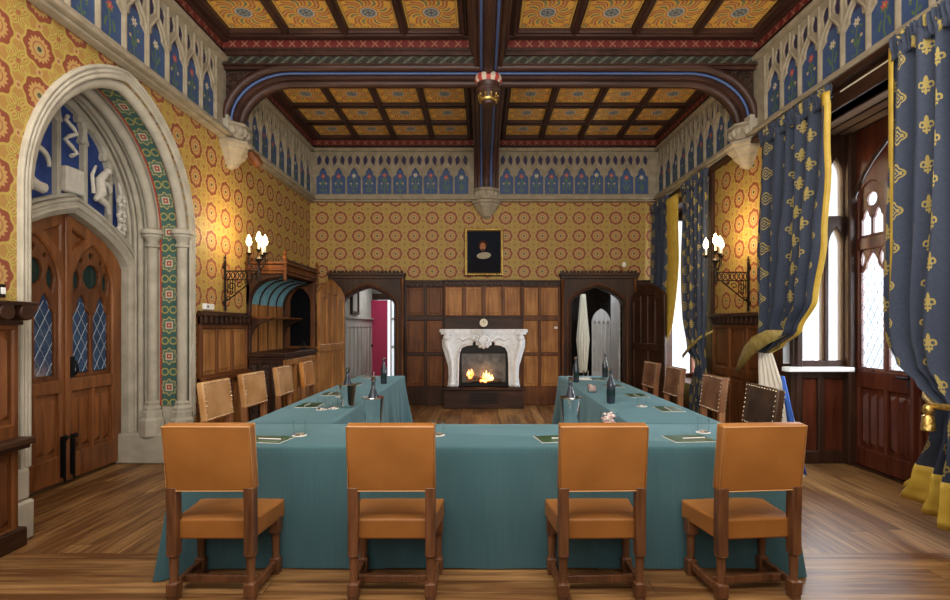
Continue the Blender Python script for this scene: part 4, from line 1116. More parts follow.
# lintel and curtain rails over both bays
MB().box(XR-.02, XR+.13, 2.5, 5.7, 3.56, 3.80).box(XR-.10, XR, 2.5, 9.6, 3.74, 3.80).build('trim_61', W_DARKY, kind='structure', bev=.01)
MB().tube([(XR-.02, 3.9, 3.70), (XR-.02, 4.9, 3.70)], .008, 6).tube([(XR+.03, 3.9, 3.64), (XR+.03, 4.9, 3.64)], .008, 6).build('trim_65', CREAM, kind='structure')
# far bay
b2 = sroot('wall_bay_far')
MB().box(XR-.06, 3.9, 7.76, 7.86, 0, 3.7).box(XR-.05, 3.9, 9.45, 9.55, 0, .62).box(XR-.05, 3.46, 9.45, 9.55, 0, 3.7).box(XR, 3.9, 9.45, 9.55, 3.4, 3.7).box(XR-.05, 3.9, 7.8, 9.55, 3.56, 3.66).build('bay_lining', W_DARK, b2)
MB().box(XR-.04, 3.9, 7.86, 9.45, 0, .55).build('bay_seat', W_DARK, b2)
wn = sroot('window_3')
MB().plate(lambda u, v, w: (3.8-w, u, v), rect(7.86, 9.45, .55, 3.56), [parch(8.16+.25*i*1.97, .21, .65, 2.9, 3.35) for i in range(3)], -.05, .03, .01).build('window_frame', W_RED, wn)
MB().box(3.81, 3.82, 7.86, 9.45, .6, 3.5).build('pane', PALEWIN, wn)
MB().box(XR-.06, XR+.02, 7.57, 7.86, 0, 3.78).build('trim_62', W_DARK, kind='structure', bev=.015)
MB().box(XR-.01, XR+.06, 5.60, 5.72, 0, 3.6).build('trim_63', W_DARK, kind='structure', bev=.015)
# ------------------------------------------------------------------ tables under cloths
def tablecloth(x0, x1, y0, y1, label, flare, corner, H=.75):
    """flare / corner: outward reach at the floor per side (S, E, N, W) and per corner (SW, SE, NE, NW)"""
    pts = []; st_ = .035
    sides = [((x0, y0), (x1, y0), (0, -1)), ((x1, y0), (x1, y1), (1, 0)), ((x1, y1), (x0, y1), (0, 1)), ((x0, y1), (x0, y0), (-1, 0))]
    cdir = [(-.1, -1), (.1, -1), (.5, .5), (-.5, .5)]
    for k, (a, b, nrm) in enumerate(sides):
        L = math.dist(a, b); n = max(4, int(L/st_))
        for i in range(n):
            t = i/n; p = (a[0]+(b[0]-a[0])*t, a[1]+(b[1]-a[1])*t); s = L*t
            g0 = math.exp(-(s/.13)**2); g1 = math.exp(-((L-s)/.13)**2)
            fx = nrm[0]*flare[k]*(.6+.5*math.sin(s*7+k)+.25*math.sin(s*17+2*k)); fy = nrm[1]*flare[k]*(.6+.5*math.sin(s*7+k)+.25*math.sin(s*17+2*k))
            c0, c1 = cdir[k], cdir[(k+1) % 4]
            fx += c0[0]*corner[k]*g0+c1[0]*corner[(k+1) % 4]*g1; fy += c0[1]*corner[k]*g0+c1[1]*corner[(k+1) % 4]*g1
            pts.append((p[0], p[1], fx, fy, nrm))
    N = len(pts); m = MB(); cx, cy = (x0+x1)/2, (y0+y1)/2
    zs = [(H, 1), (H-.004, .25), (H-.014, 0)]+[(H*(1-j/12), 0) for j in range(1, 12)]+[(.006, 0)]
    for z, ins in zs:
        t = (1-z/H)
        for (x, y, fx, fy, nn) in pts:
            r = .014*ins; k = t**1.35
            sx = (1 if x < cx else -1)*r; sy = (1 if y < cy else -1)*r
            m.v.append((x+sx+fx*k-cx, y+sy+fy*k-cy, z))
    for j in range(len(zs)-1):
        for i in range(N): a = j*N+i; b = j*N+(i+1) % N; m.f.append((a, b, b+N, a+N))
    m.f.append(tuple(range(N)))
    o = m.build('tablecloth', CLOTH, loc=(cx, cy, 0), smooth=50)
    return tag(o, label, 'tablecloth')
tablecloth(-1.90, 1.89, 3.20, 3.945, 'teal cloth over the front cross table nearest the camera, behind the four front chairs', (.012, .02, 0, .02), (.17, .12, 0, 0))
tablecloth(-1.82, -1.14, 3.955, 7.70, 'teal cloth over the long left table of the U', (0, .07, .05, .04), (0, 0, .10, .08))
tablecloth(1.12, 1.85, 3.955, 7.66, 'teal cloth over the long right table of the U', (0, .04, .05, .07), (0, 0, .08, .10))

# ------------------------------------------------------------------ chairs
L_PIPE = material('pale leather piping', col=(.55, .30, .12), rough=.4)
def make_chair(label, Ls, Lb, Wd, studs, group, wide=.475):
    t = thing('dining_chair', label, 'chair', group=group)
    h = wide/2
    s = MB().add([(sx*(h-.015 if y < 0 else h+.022), y, z) for sx in (-1, 1) for y in (-.185, .165) for z in (.325, .435)], [(0, 1, 3, 2), (4, 6, 7, 5), (0, 4, 5, 1), (2, 3, 7, 6), (0, 2, 6, 4), (1, 5, 7, 3)]); so = s.build('seat', Ls, t, bev=.03, seg=4)
    me = so.data
    # domed top
    b = bmesh.new(); b.from_mesh(me); bmesh.ops.subdivide_edges(b, edges=b.edges[:], cuts=6, use_grid_fill=True)
    for v in b.verts:
        u = v.co.x/(h-.01); q = (v.co.y+.01)/.175
        if v.co.z > .43: v.co.z += .028*(1-u*u)*(1-q*q)
    b.to_mesh(me); b.free()
    for p in me.polygons: p.use_smooth = True
    so.modifiers['bevel'].angle_limit = math.radians(60)
    # backrest, leaning back
    lean = math.radians(7); P0 = (0, -.195, .60)
    def LB(x, y, z): return (x, P0[1]+(y)*math.cos(lean)-(z)*math.sin(lean), P0[2]+z*math.cos(lean)+y*math.sin(lean))
    bb = MB().mbox(LB, -h, h, -.03, .035, 0, .37); bo = bb.build('backrest', Lb, t, bev=.014, seg=3)
    if not studs:
        for y in (-.029, .034): MB().tube([LB(x_, y, z_) for x_, z_ in ((-h+.003, .006), (h-.003, .006), (h-.003, .364), (-h+.003, .364))], .0035, 6, closed=True).build('piping', L_PIPE, t, smooth=60)
    if studs:
        n_ = MB()
        for i in range(9):
            for y in (-.033, .038):
                for x in (-h+.018, h-.018): n_.ball(LB(x, y, .02+.33*i/8), .0085, n=6)
        for i in range(1, 11):
            for y in (-.033, .038):
                n_.ball(LB(-h+.018+(2*h-.036)*i/11, y, .352), .0085, n=6); n_.ball(LB(-h+.018+(2*h-.036)*i/11, y, .018), .0085, n=6)
        q = n_.build('nail_trim', NAIL, t, smooth=60); q['kind'] = 'stuff'
    for sx in (-1, 1):
        x = sx*(h-.028)
        MB().add([(x+a*.027, -.195+b_*.03+o, z) for z, o in ((.245, 0), (.45, 0), (.62, -.006)) for a, b_ in ((-1, -1), (1, -1), (1, 1), (-1, 1))],
                 [(0, 1, 5, 4), (1, 2, 6, 5), (2, 3, 7, 6), (3, 0, 4, 7), (4, 5, 9, 8), (5, 6, 10, 9), (6, 7, 11, 10), (7, 4, 8, 11), (3, 2, 1, 0), (8, 9, 10, 11)]
                 ).lathe([(.036, .25), (.024, .235), (.026, .22), (.021, .10), (.03, .09)], (x, -.195, 0), 8, ph=PI/8).box(x-.03, x+.03, -.225, -.165, .025, .095).box(x-.026, x+.026, -.221, -.169, 0, .025).build('leg', Wd, t, bev=.004)
        x = sx*(h-.012)
        MB().box(x-.03, x+.03, .08, .14, .25, .345).lathe([(.034, .25), (.024, .235), (.026, .22), (.021, .10), (.03, .09)], (x, .11, 0), 8, ph=PI/8).box(x-.028, x+.028, .082, .138, .025, .095).box(x-.024, x+.024, .086, .134, 0, .025).build('leg', Wd, t, bev=.004)
        MB().box(x-.014, x+.014, -.17, .09, .045, .085).build('stretcher', Wd, t, bev=.004)
    MB().box(-h+.03, h-.03, -.10, -.07, .045, .085).build('stretcher', Wd, t, bev=.004)
    MB().box(-h+.03, h-.03, .10, .13, .28, .335).build('seat_rail', Wd, t, bev=.004)
    return t
gF = 'caramel leather chairs in the front row'
c0 = make_chair('caramel leather chair, leftmost of the front row, seen from behind', L_TAN, L_TAN, W_CHAIR, False, gF)
place(c0, (-1.472, 3.035, 0))
for x, rz, lab in ((-.49, 0, 'caramel leather chair, second from the left in the front row, seen from behind'),
                   (.648, .02, 'caramel leather chair, second from the right in the front row, seen from behind'),
                   (1.525, .09, 'caramel leather chair turned slightly left at the right end of the front row')):
    place(dup(c0), (x-(.035 if x > 1 else 0), 3.035 if x < 1 else 3.04, 0), rz, lab)
gL = 'studded tan leather chairs along the left table'
cl = make_chair('worn tan studded leather chair nearest the camera along the left table', L_OLD, L_OLD, W_CHAIRL, True, gL)
place(cl, (-2.36, 5.02, 0), -PI/2-.05)
for y, rz, lab in ((5.83, -.08, 'worn tan studded leather chair, second from the camera along the left table'),
                   (6.74, .02, 'worn tan studded leather chair, third from the camera along the left table')):
    place(dup(cl), (-2.36, y, 0), -PI/2+rz, lab)
cl2 = make_chair('bright orange brown leather chair farthest from the camera along the left table', L_ORANGE, L_ORANGE, W_CHAIRL, True, gL)
place(cl2, (-2.36, 7.66, 0), -PI/2+.03)
gR = 'studded leather chairs along the right table'
cr1 = make_chair('dark brown leather chair with pale studs nearest the camera along the right table', L_DARK, L_DARK, W_CHAIR, True, gR, .54)
place(cr1, (2.23, 4.54, 0), PI/2-.03)
cr2 = make_chair('mid brown shiny leather chair, second from the camera along the right table', L_MID, L_MID, W_CHAIRL, True, gR)
place(cr2, (2.23, 5.49, 0), PI/2)
for y, lab in ((6.6, 'mid brown leather chair, third from the camera along the right table'), (7.5, 'mid brown leather chair farthest from the camera along the right table')):
    place(dup(cr2), (2.23, y, 0), PI/2+.04, lab)

# ------------------------------------------------------------------ things on the tables
TZ = .751
def make_bottle(label):
    t = thing('water_bottle', label, 'bottle', group='dark bottles of water on the tables')
    MB().lathe([(.030, 0), (.040, .006), (.041, .17), (.036, .20), (.018, .25), (.0145, .27), (.0145, .315), (.017, .317), (.017, .325), (.01, .327)], n=18).build('glass_body', BOTTLE, t, smooth=40)
    MB().lathe([(.0165, .300), (.0172, .302), (.0172, .333), (.012, .336)], n=14).build('cap', SILVER, t, smooth=40)
    MB().lathe([(.0418, .07), (.0418, .13)], n=18).build('label', GREEN_D, t, smooth=40)
    return t
def make_cooler(label):
    t = thing('bottle_cooler', label, 'cooler', group='polished steel bottle coolers')
    MB().lathe([(.050, 0), (.055, .004), (.058, .03), (.075, .19), (.079, .205), (.079, .212), (.074, .212), (.070, .19), (.053, .03), (.0, .02)], n=24).build('bucket', SILVER, t, smooth=50)
    MB().lathe([(.079, .205), (.083, .209), (.079, .214)], n=24).build('rim', SILVER, t, smooth=50)
    return t
def make_glass(label):
    t = thing('water_glass', label, 'glass', group='plain tumblers on the tables')
    MB().lathe([(.030, .001), (.036, .004), (.041, .095), (.039, .095), (.034, .010), (.0, .009)], n=20).build('tumbler', WATERGL, t, smooth=50)
    return t
def make_coaster(label):
    o = MB().lathe([(.047, 0), (.049, .001), (.049, .003), (.046, .004)], n=24).build('coaster', PAPERM, smooth=40)
    return tag(o, label, 'coaster', 'white paper coasters under the tumblers')
def make_pad(label):
    t = thing('notepad', label, 'notepad', group='green notepads laid out on the tables')
    MB().box(-.10, .10, -.14, .14, 0, .003).build('pages', PAPERM, t)
    MB().box(-.096, .092, -.136, .136, .003, .005).build('cover', PAD, t)
    MB().tube([(-.02, -.10, .010), (-.02, .05, .010)], .0045, 8).build('pencil', WHITE, t, smooth=50)
    return t
# coolers
k0 = make_cooler('polished steel bottle cooler on the left table'); place(k0, (-1.22, 4.72, TZ))
place(dup(k0), (-.81, 3.875, TZ), 0, 'polished steel bottle cooler on the front table, behind the second chair from the left')
place(dup(k0), (.66, 3.875, TZ), 0, 'polished steel bottle cooler on the front table, behind the second chair from the right')
b0 = make_bottle('dark bottle standing in the steel cooler on the left table'); place(b0, (-1.22, 4.72, TZ+.024))
for x, y, z, lab in ((-.81, 3.875, TZ+.024, 'dark bottle in the steel cooler behind the second chair from the left'),
                     (.66, 3.875, TZ+.024, 'dark bottle in the steel cooler behind the second chair from the right'),
                     (-1.25, 6.62, TZ, 'dark bottle standing alone at the far end of the left table'),
                     (1.235, 4.98, TZ, 'dark bottle standing alone halfway along the right table'),
                     (1.23, 6.8, TZ, 'dark bottle at the inner edge of the far end of the right table'),
                     (1.76, 7.45, TZ, 'dark bottle at the outer far corner of the right table')):
    place(dup(b0), (x, y, z), 0, lab)
# glasses + coasters
g0 = make_glass('tumbler on the front table beside the leftmost front chair'); q0 = make_coaster('coaster under the tumbler beside the leftmost front chair')
G = [(-1.235, 3.52, 'beside the leftmost front chair'), (-.30, 3.53, 'right of the second front chair from left'), (-1.42, 4.60, 'left of the pair beside the left table cooler'), (-1.33, 4.66, 'right of the pair beside the left table cooler'),
     (-1.48, 5.42, 'on left table beyond its cooler'), (-1.55, 7.3, 'at the far end of the left table'), (1.47, 4.78, 'halfway along the right table'), (1.54, 3.62, 'beside the rightmost front chair'), (1.48, 7.4, 'at the right table far end, outer'), (1.36, 7.5, 'at the right table far end, inner')]
for i, (x, y, lab) in enumerate(G):
    g = g0 if i == 0 else dup(g0); place(g, (x, y, TZ+.004), 0, 'clear tumbler '+lab)
    q = q0 if i == 0 else dup(q0); place(q, (x, y, TZ), 0, 'white coaster under the tumbler '+lab)
# pads
P0_ = make_pad('x')
PD = [(-1.40, 3.40, PI/2-.15, 'on the front table beside the leftmost front chair'), (-1.60, 4.85, .0, 'on the left table in front of the nearest tan chair'), (-1.62, 5.65, 0, 'on the left table in front of its second chair'), (-1.62, 6.6, 0, 'on the left table in front of its third chair'), (-1.62, 7.45, 0, 'on the left table in front of the farthest chair'),
      (1.36, 3.42, PI/2+.12, 'on the front table left of the rightmost chair'), (.50, 3.42, PI/2+.2, 'half hidden by the second front chair from right'), (1.66, 4.62, 0, 'on the right table in front of the darkest chair'), (1.64, 5.52, 0, 'on the right table in front of its second chair'), (1.62, 6.4, 0, 'on the right table in front of its third chair'), (1.62, 7.2, 0, 'on the right table in front of its farthest chair')]
for i, (x, y, rz, lab) in enumerate(PD):
    p = P0_ if i == 0 else dup(P0_); place(p, (x, y, TZ), rz, 'green covered notepad '+lab)
# sweets bowls
def sweets_jar(x, y, r, h, lab):
    t = thing('sweets_jar', lab, 'jar', (x, y, TZ), group='glass jars of wrapped sweets')
    MB().lathe([(r*.85, 0), (r*.95, .004), (r, h), (r*.96, h), (r*.9, .008), (0, .007)], n=24).build('glass_bowl', WATERGL, t, smooth=50)
    b = MB(); random.seed(int(x*100))
    for i in range(40):
        a = random.random()*6.28; q = r*.72*math.sqrt(random.random()); z = .02+random.random()*(h-.03)
        b.ball((q*math.cos(a), q*math.sin(a), z), .014, .012, .010, 6)
    o = b.build('sweets', SWEET, t, smooth=60); o['kind'] = 'stuff'
sweets_jar(.945, 3.87, .062, .10, 'clear jar of pink and white wrapped sweets on the front table')
sweets_jar(1.23, 5.8, .055, .09, 'clear jar of wrapped sweets on the right table')
tr = thing('serving_tray', 'small white tray at the far end of the right table', 'tray', (1.33, 7.12, TZ))
MB().box(-.15, .15, -.09, .09, 0, .008).build('base', WHITE, tr, bev=.003)
MB().plate(lambda u, v, w: (u, v, w), rect(-.155, .155, -.095, .095), [rect(-.145, .145, -.085, .085)], .004, .018).build('rim', WHITE, tr)

# ------------------------------------------------------------------ sconces
def sconce(y, side, label):
    X = XL if side < 0 else xr(y); sg = 1 if side < 0 else -1
    t = thing('wall_sconce', label, 'wall light', (X, y, 0), group='iron bracket candle sconces')
    if side > 0: t.rotation_euler = (0, 0, PI)
    m = MB().box(.012, .032, -.012, .012, 1.72, 2.31)
    m.lathe([(.0, 2.31), (.016, 2.33), (.004, 2.38)], (.022, 0, 0), 8).lathe([(.014, 1.72), (.02, 1.70), (.004, 1.66)], (.022, 0, 0), 8).box(.0, .012, -.03, .03, 1.76, 1.80).box(.0, .012, -.03, .03, 2.2, 2.24)
    m.build('back_bar', IRON, t, bev=.003)
    A = MB(); A.box(.03, .46, -.009, .009, 2.165, 2.18).box(.03, .44, -.009, .009, 2.06, 2.072)
    for i in range(7): A.tube([(.06+.056*i+.022*math.cos(k*PI/4), 0, 2.118+.04*math.sin(k*PI/4)) for k in range(8)], .006, 5, closed=True)
    A.tube([(.03, 0, 1.80), (.12, 0, 1.86), (.36, 0, 2.06)], .009, 6)
    for cx, cz, r in ((.10, 1.98, .05), (.20, 2.00, .04), (.10, 1.90, .025), (.28, 2.03, .022), (.06, 1.83, .03)):
        A.tube([(cx+r*math.cos(k*.62)*(1-k*.06), 0, cz+r*math.sin(k*.62)*(1-k*.06)) for k in range(11)], .006, 5)
    for i in range(4): A.box(.05+.03*i, .056+.03*i, -.006, .006, 1.9, 2.07)
    A.build('scroll_bracket', IRON, t, smooth=40)
    C = MB(); cx = .44
    C.lathe([(.006, 2.02), (.02, 2.06), (.012, 2.10), (.03, 2.15), (.012, 2.20), (.018, 2.28), (.05, 2.32), (.03, 2.35), (.012, 2.36)], (cx, 0, 0), 12)
    tops = [(cx, 0, 2.40)]+[(cx+.12*math.cos(a), .12*math.sin(a), 2.36) for a in (PI/2-.35, PI*1.5+.35, PI, 0, )]
    tops = [(cx, 0, 2.45), (cx+.10, -.05, 2.40), (cx-.10, -.05, 2.40), (cx, .12, 2.40)]
    for x, y_, z in tops[1:]:
        C.tube([(cx, 0, 2.22), (cx+(x-cx)*.5, y_*.5, 2.20), (x, y_, 2.26), (x, y_, z-.02)], .009, 6)
    for x, y_, z in tops: C.lathe([(.008, z-.05), (.014, z-.03), (.036, z-.012), (.036, z-.004), (.015, z)], (x, y_, 0), 12)
    C.build('candelabrum', IRON, t, smooth=40)
    for x, y_, z in tops:
        MB().lathe([(.012, z-.002), (.012, z+.085), (.004, z+.09)], (x, y_, 0), 10).build('candle', CREAM, t, smooth=40)
        f = MB().lathe([(.006, z+.08), (.026, z+.10), (.034, z+.13), (.022, z+.18), (.002, z+.22)], (x, y_, 0), 10).build('candle_bulb', FLAME, t, smooth=50)
    l = bpy.data.lights.new('sconce_glow', 'POINT'); l.energy = 25; l.color = (1, .74, .42); l.shadow_soft_size = .12
    o = bpy.data.objects.new('sconce_glow', l); COL.objects.link(o); o.location = (X+sg*.45, y, 2.66)
sconce(6.50, -1, 'black iron bracket sconce with lit candle bulbs on the left wall above the oak dado')
sconce(6.64, 1, 'black iron bracket sconce with lit candle bulbs on the right wall between the curtains')

# ------------------------------------------------------------------ curtains
def curtain(label, keys, W, folds, mat, amp=.05, edge=None, edge_w=.05, hem=False, loc_y=0, nz=60, slant=0, amp_keys=None, heading=True):
    """keys: (z, y_a, y_b, x) from top to bottom; a = far edge, b = near edge"""
    t = thing('curtain', label, 'curtain', (XR, loc_y, 0), group='slate blue fleur curtains')
    keys = sorted(keys, key=lambda k: -k[0]); nu = folds*10
    def at(z):
        for k0_, k1_ in zip(keys, keys[1:]):
            if z <= k0_[0] and z >= k1_[0]:
                f = (k0_[0]-z)/(k0_[0]-k1_[0]); f = f*f*(3-2*f) if (k0_[0]-k1_[0]) < .9 else f
                return [a+(b-a)*f for a, b in zip(k0_[1:], k1_[1:])]
        return list((keys[-1] if z < keys[-1][0] else keys[0])[1:])
    zt, zb = keys[0][0], keys[-1][0]; rows = []
    for j in range(nz+1):
        s = j/nz; z = zt+(zb-zt)*s; ya, yb, x, am = at(z); row = []
        for i in range(nu+1):
            u = i/nu; yy = ya+(yb-ya)*u
            ph = 2*PI*folds*(u+.018*math.sin(z*2.3+u*9))
            d = am*math.sin(ph)+am*.35*math.sin(ph*.5+1+z)
            if heading and zt-z < .10: d += .012*math.sin(ph*3)
            zz = z+slant*u*max(0, (s-.8)/.2)
            row.append((x-XR+d, yy-loc_y+.012*math.cos(ph), zz))
        rows.append(row)
    m = MB(); 
    for r_ in rows: m.v += r_
    n = nu+1
    cells = [(j, i) for j in range(nz) for i in range(nu)]
    hemrows = int(nz*.0)
    m.f = [(j*n+i, j*n+i+1, (j+1)*n+i+1, (j+1)*n+i) for j, i in cells]
    o = m.build('fabric', mat, t, recalc=False, smooth=80)
    uvl = o.data.uv_layers.new(name='UVMap')
    for lp in o.data.loops:
        vi = lp.vertex_index; j, i = divmod(vi, n); uvl.data[lp.index].uv = (i/nu*W, rows[j][i][2])
    md = o.modifiers.new('thickness', 'SOLIDIFY'); md.thickness = .006
    if edge is not None:
        e = MB(); ii = 0 if edge == 'a' else nu; sgn = 1 if edge == 'a' else -1
        for r_ in rows:
            p = r_[ii]; s_ = (edge_w if not callable(edge_w) else edge_w(p[2]))
            e.v += [(p[0]-.008, p[1]-sgn*.045, p[2]), (p[0]-.012, p[1]+sgn*.0, p[2]), (p[0]+.02, p[1]+sgn*s_, p[2])]
        e.f = [(3*j+k, 3*j+k+1, 3*j+k+4, 3*j+k+3) for j in range(nz) for k in range(2)]
        q = e.build('edging', YELLOW, t, recalc=False, smooth=80); md = q.modifiers.new('thickness', 'SOLIDIFY'); md.thickness = .004
    if hem:
        e = MB(); k0 = nz-hem
        for r_ in rows[k0:]: e.v += [(p[0]-.010, p[1], p[2]-.004) for p in r_]
        e.f = [(j*n+i, j*n+i+1, (j+1)*n+i+1, (j+1)*n+i) for j in range(hem) for i in range(nu)]
        q = e.build('hem_band', YELLOW, t, recalc=False, smooth=80); md = q.modifiers.new('thickness', 'SOLIDIFY'); md.thickness = .004
    hd_ = MB(); nh = folds*14; ya_, yb_ = keys[0][1], keys[0][2]
    for k_, (dz, am_) in enumerate(((-.10, .018), (-.05, .014), (0.0, .03), (.05, .035), (.075, .03))):
        for i in range(nh+1):
            u = i/nh; hd_.v.append((keys[0][3]-XR+am_*math.sin(i*1.9+k_*.15)-.02, ya_+(yb_-ya_)*u-loc_y, zt+dz+.012*math.sin(i*2.7)))
    hd_.f = [(k_*(nh+1)+i, k_*(nh+1)+i+1, (k_+1)*(nh+1)+i+1, (k_+1)*(nh+1)+i) for k_ in range(4) for i in range(nh)]
    ho = hd_.build('ruffled_heading', mat, t, recalc=False, smooth=80); md = ho.modifiers.new('thickness', 'SOLIDIFY'); md.thickness = .005
    ul = ho.data.uv_layers.new(name='UVMap')
    for lp in ho.data.loops: k_, i = divmod(lp.vertex_index, nh+1); ul.data[lp.index].uv = (i/nh*W, zt+k_*.04)
    r = MB().tube([(0+keys[0][3]-XR+.01, keys[0][1]-loc_y, zt-.03), (keys[0][3]-XR+.01, keys[0][2]-loc_y, zt-.03)], .012, 8)
    r.build('heading_rod', BLACK, t, smooth=50)
    return t
# near bay, far-side curtain
cA = curtain('slate blue fleur-de-lis curtain with yellow edge, tied back beside the darkest chair', [
    (3.60, 5.86, 4.68, 3.15, .045), (3.0, 5.86, 4.70, 3.14, .05), (2.3, 5.86, 4.80, 3.13, .05), (1.75, 5.86, 4.92, 3.13, .05), (1.45, 5.86, 5.12, 3.12, .045), (1.28, 5.86, 5.4, 3.11, .04), (1.2, 5.84, 5.6, 3.10, .035)], 2.0, 6, CURT, edge='b', edge_w=.035, loc_y=5.5)
tl = MB(); nzz = 26; nu = 30
for j in range(nzz+1):
    z = 1.2-1.17*j/nzz; f = j/nzz; ya = 5.84-.05*f; yb = 5.55-.55*min(1, f*1.3)
    for i in range(nu+1):
        u = i/nu; ph = 2*PI*5*u; tl.v.append((3.10-XR+.03*math.sin(ph)*(.5+f), ya+(yb-ya)*u-5.5, z))
tl.f = [(j*(nu+1)+i, j*(nu+1)+i+1, (j+1)*(nu+1)+i+1, (j+1)*(nu+1)+i) for j in range(nzz) for i in range(nu)]
o = tl.build('lining_tail', LINING, cA, recalc=False, smooth=80); o['label'] = 'white lining tail hanging below the tie'
tl = MB()
for j in range(15):
    z = .98-.9*j/14; f = j/14
    for i in range(7): tl.v.append((3.06-XR+.012*math.sin(i*1.6), 5.32-.22*f-(.05+.16*f)*i/6-5.5, z))
tl.f = [(j*7+i, j*7+i+1, (j+1)*7+i+1, (j+1)*7+i) for j in range(14) for i in range(6)]
o = tl.build('blue_tail', BLUEC, cA, recalc=False, smooth=80); o['label'] = 'bright blue strip of cloth in the tail'
md = o.modifiers.new('thickness', 'SOLIDIFY'); md.thickness = .004
def tieband(name, pts, wd, mat, lab, cat='tieback'):
    m = MB()
    for i, (x, y, z) in enumerate(pts): m.v += [(x, y, z-wd[i]/2), (x-.015, y, z), (x, y, z+wd[i]/2)]
    m.f = [(3*i+k, 3*i+k+1, 3*i+k+4, 3*i+k+3) for i in range(len(pts)-1) for k in range(2)]
    o = m.build(name, mat, recalc=False, smooth=80); md = o.modifiers.new('thickness', 'SOLIDIFY'); md.thickness = .012
    return tag(o, lab, cat)
OLIVE = material('olive gold tieback', plain_noise((.20, .15, .04), (.42, .33, .11), 20), rough=.5)
tieband('curtain_tieback', [(3.16, 6.45, .93), (3.10, 6.25, 1.02), (3.03, 6.0, 1.14), (3.0, 5.75, 1.27), (3.02, 5.5, 1.37), (3.10, 5.3, 1.42)], [.05, .14, .20, .20, .15, .05], OLIVE, 'olive gold tieback band gathering the curtain behind the darkest chair')
# near bay, near-side curtain
cB = curtain('large slate blue fleur curtain with yellow hem at the right edge, held by a tassel', [
    (3.58, 3.92, 3.15, 3.10, .05), (3.0, 3.93, 3.15, 3.10, .05), (2.2, 3.94, 3.15, 3.09, .05), (1.62, 3.96, 3.15, 3.07, .05), (1.40, 3.94, 3.15, 3.06, .05), (1.22, 3.84, 3.17, 3.05, .045), (1.10, 3.66, 3.20, 3.05, .04), (.98, 3.48, 3.24, 3.05, .035), (.80, 3.54, 3.22, 3.06, .04), (.45, 3.74, 3.2, 3.10, .05), (.30, 3.86, 3.15, 3.10, .05)], 1.9, 5, CURT, edge=None, hem=6, loc_y=3.7, nz=76, slant=-.26)
e = MB()
for j in range(30):
    z = 3.60-2.06*j/29; e.v += [(3.10-XR-.02, 3.90-3.7, z), (3.10-XR-.01, 3.955-3.7+.0, z), (3.12-XR, 3.99-3.7, z)]
e.f = [(3*j+k, 3*j+k+1, 3*j+k+4, 3*j+k+3) for j in range(29) for k in range(2)]
q = e.build('edging', YELLOW, cB, recalc=False, smooth=80); md = q.modifiers.new('thickness', 'SOLIDIFY'); md.thickness = .006
tb = thing('tassel_tieback', 'gold rope tieback with tassel around the curtain at the right edge', 'tieback', (3.02, 3.36, .98))
MB().tube([(.12, .30, .10), (.0, .18, .03), (-.06, .05, -.01), (-.06, -.12, 0), (.0, -.3, .05)], .022, 8).build('rope', GOLD, tb, smooth=60)
MB().lathe([(.012, .0), (.03, -.015), (.034, -.05), (.02, -.07), (.034, -.08), (.042, -.17), (.036, -.175)], (-.085, .06, 0), 12).build('tassel', GOLD, tb, smooth=50)
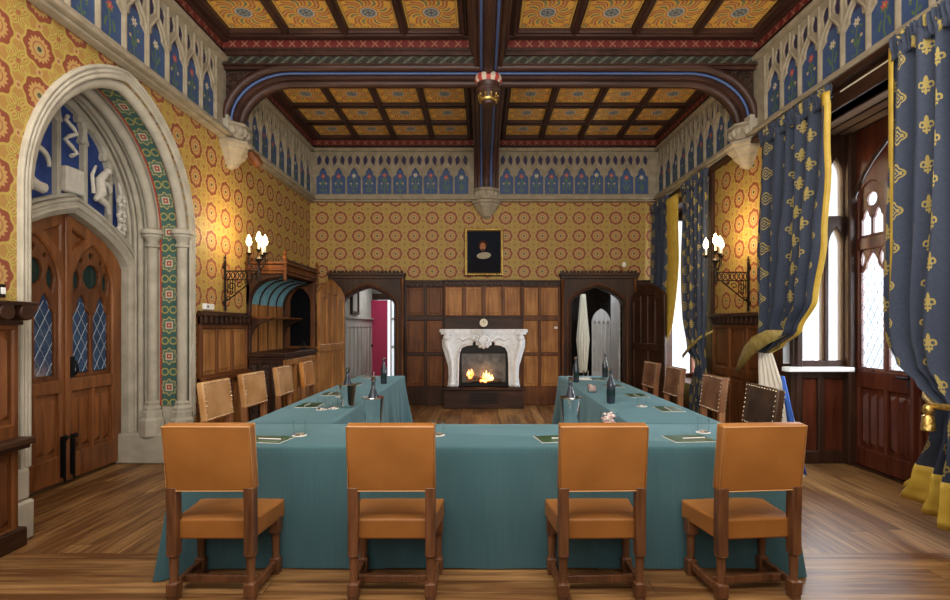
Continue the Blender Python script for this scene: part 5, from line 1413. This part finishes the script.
# far bay curtains
cD = curtain('slate blue fleur curtain on the near side of the far window, tied back', [
    (3.62, 8.15, 7.25, 3.15, .045), (2.6, 8.12, 7.25, 3.14, .045), (1.6, 8.05, 7.27, 3.13, .045), (1.15, 7.85, 7.28, 3.12, .04), (.95, 7.55, 7.25, 3.12, .035), (.5, 7.75, 7.2, 3.12, .04), (.015, 7.8, 7.2, 3.12, .04)], 1.7, 6, CURT, edge='a', edge_w=.10, loc_y=7.7)
cC = curtain('slate blue fleur curtain on the far side of the far window, yellow edged', [
    (3.62, 9.62, 8.78, 3.15, .04), (2.6, 9.62, 8.8, 3.14, .04), (1.6, 9.62, 8.95, 3.13, .04), (1.1, 9.6, 9.2, 3.12, .035), (.9, 9.55, 9.35, 3.12, .03), (.015, 9.62, 9.2, 3.12, .035)], 1.6, 5, CURT, edge='b', edge_w=.42, loc_y=9.2)
tieband('curtain_tieback', [(3.20, 7.2, 1.42), (3.08, 7.35, 1.32), (3.03, 7.6, 1.17), (3.05, 7.9, 1.03), (3.12, 8.05, 1.0)], [.03, .05, .06, .06, .04], OLIVE, 'narrow gold-edged tieback band of the far window curtain')

# ------------------------------------------------------------------ small fittings
sw = thing('light_switch', 'grey three-gang light switch plate above the left dado, by the stone doorway', 'switch', (XL, 3.44, 1.73))
MB().box(0, .012, -.115, .075, -.045, .045).build('plate', IRON, sw, bev=.003)
for i in range(3): MB().box(.012, .022, -.085+.06*i, -.055+.06*i, -.022, .022).build('rocker', WHITE, sw, bev=.002)
ab = thing('alarm_sensor', 'small white box mounted at the top of the left dado beside the stone doorway', 'sensor', (XL, 6.10, 1.68))
MB().box(0, .04, -.10, .10, .0, .07).build('housing', WHITE, ab, bev=.006)
MB().box(.04, .043, -.06, -.03, .025, .045).build('indicator', BLACK, ab)
tag(MB().box(-.03, .03, -.012, .0, -.02, .02).lathe([(.008, -.016), (.006, -.02)], (0, 0, 0), 10, 'y').build('wall_socket', WHITE, loc=(1.38, YF-.055, 1.45), bev=.003), 'tiny white wall switch on the panelling right of the fireplace', 'socket')
sp_ = thing('spotlight', 'brown wooden spotlight beside the left stone corbel', 'spotlight', (XL+.26, 6.66, 3.66))
MB().box(-.12, 0, -.02, .02, .04, .08).build('bracket', W_DARK, sp_)
MB().tube([(.0, 0, .06), (.03, .03, .0), (.09, .08, -.10)], [.04, .07, .06], 12).build('housing', W_BROWN, sp_, smooth=50)
wd = thing('lamp_pair', 'white twin picture lamps above the right doorway case', 'lamp', (2.62, YF-.16, 2.47))
MB().tube([(0, .0, 0), (0, -.02, .13)], .008, 6).build('stem', BRASS, wd)
MB().lathe([(.03, .10), (.045, .15), (.02, .19)], (0, -.02, 0), 12).build('shade', WHITE, wd, smooth=50)
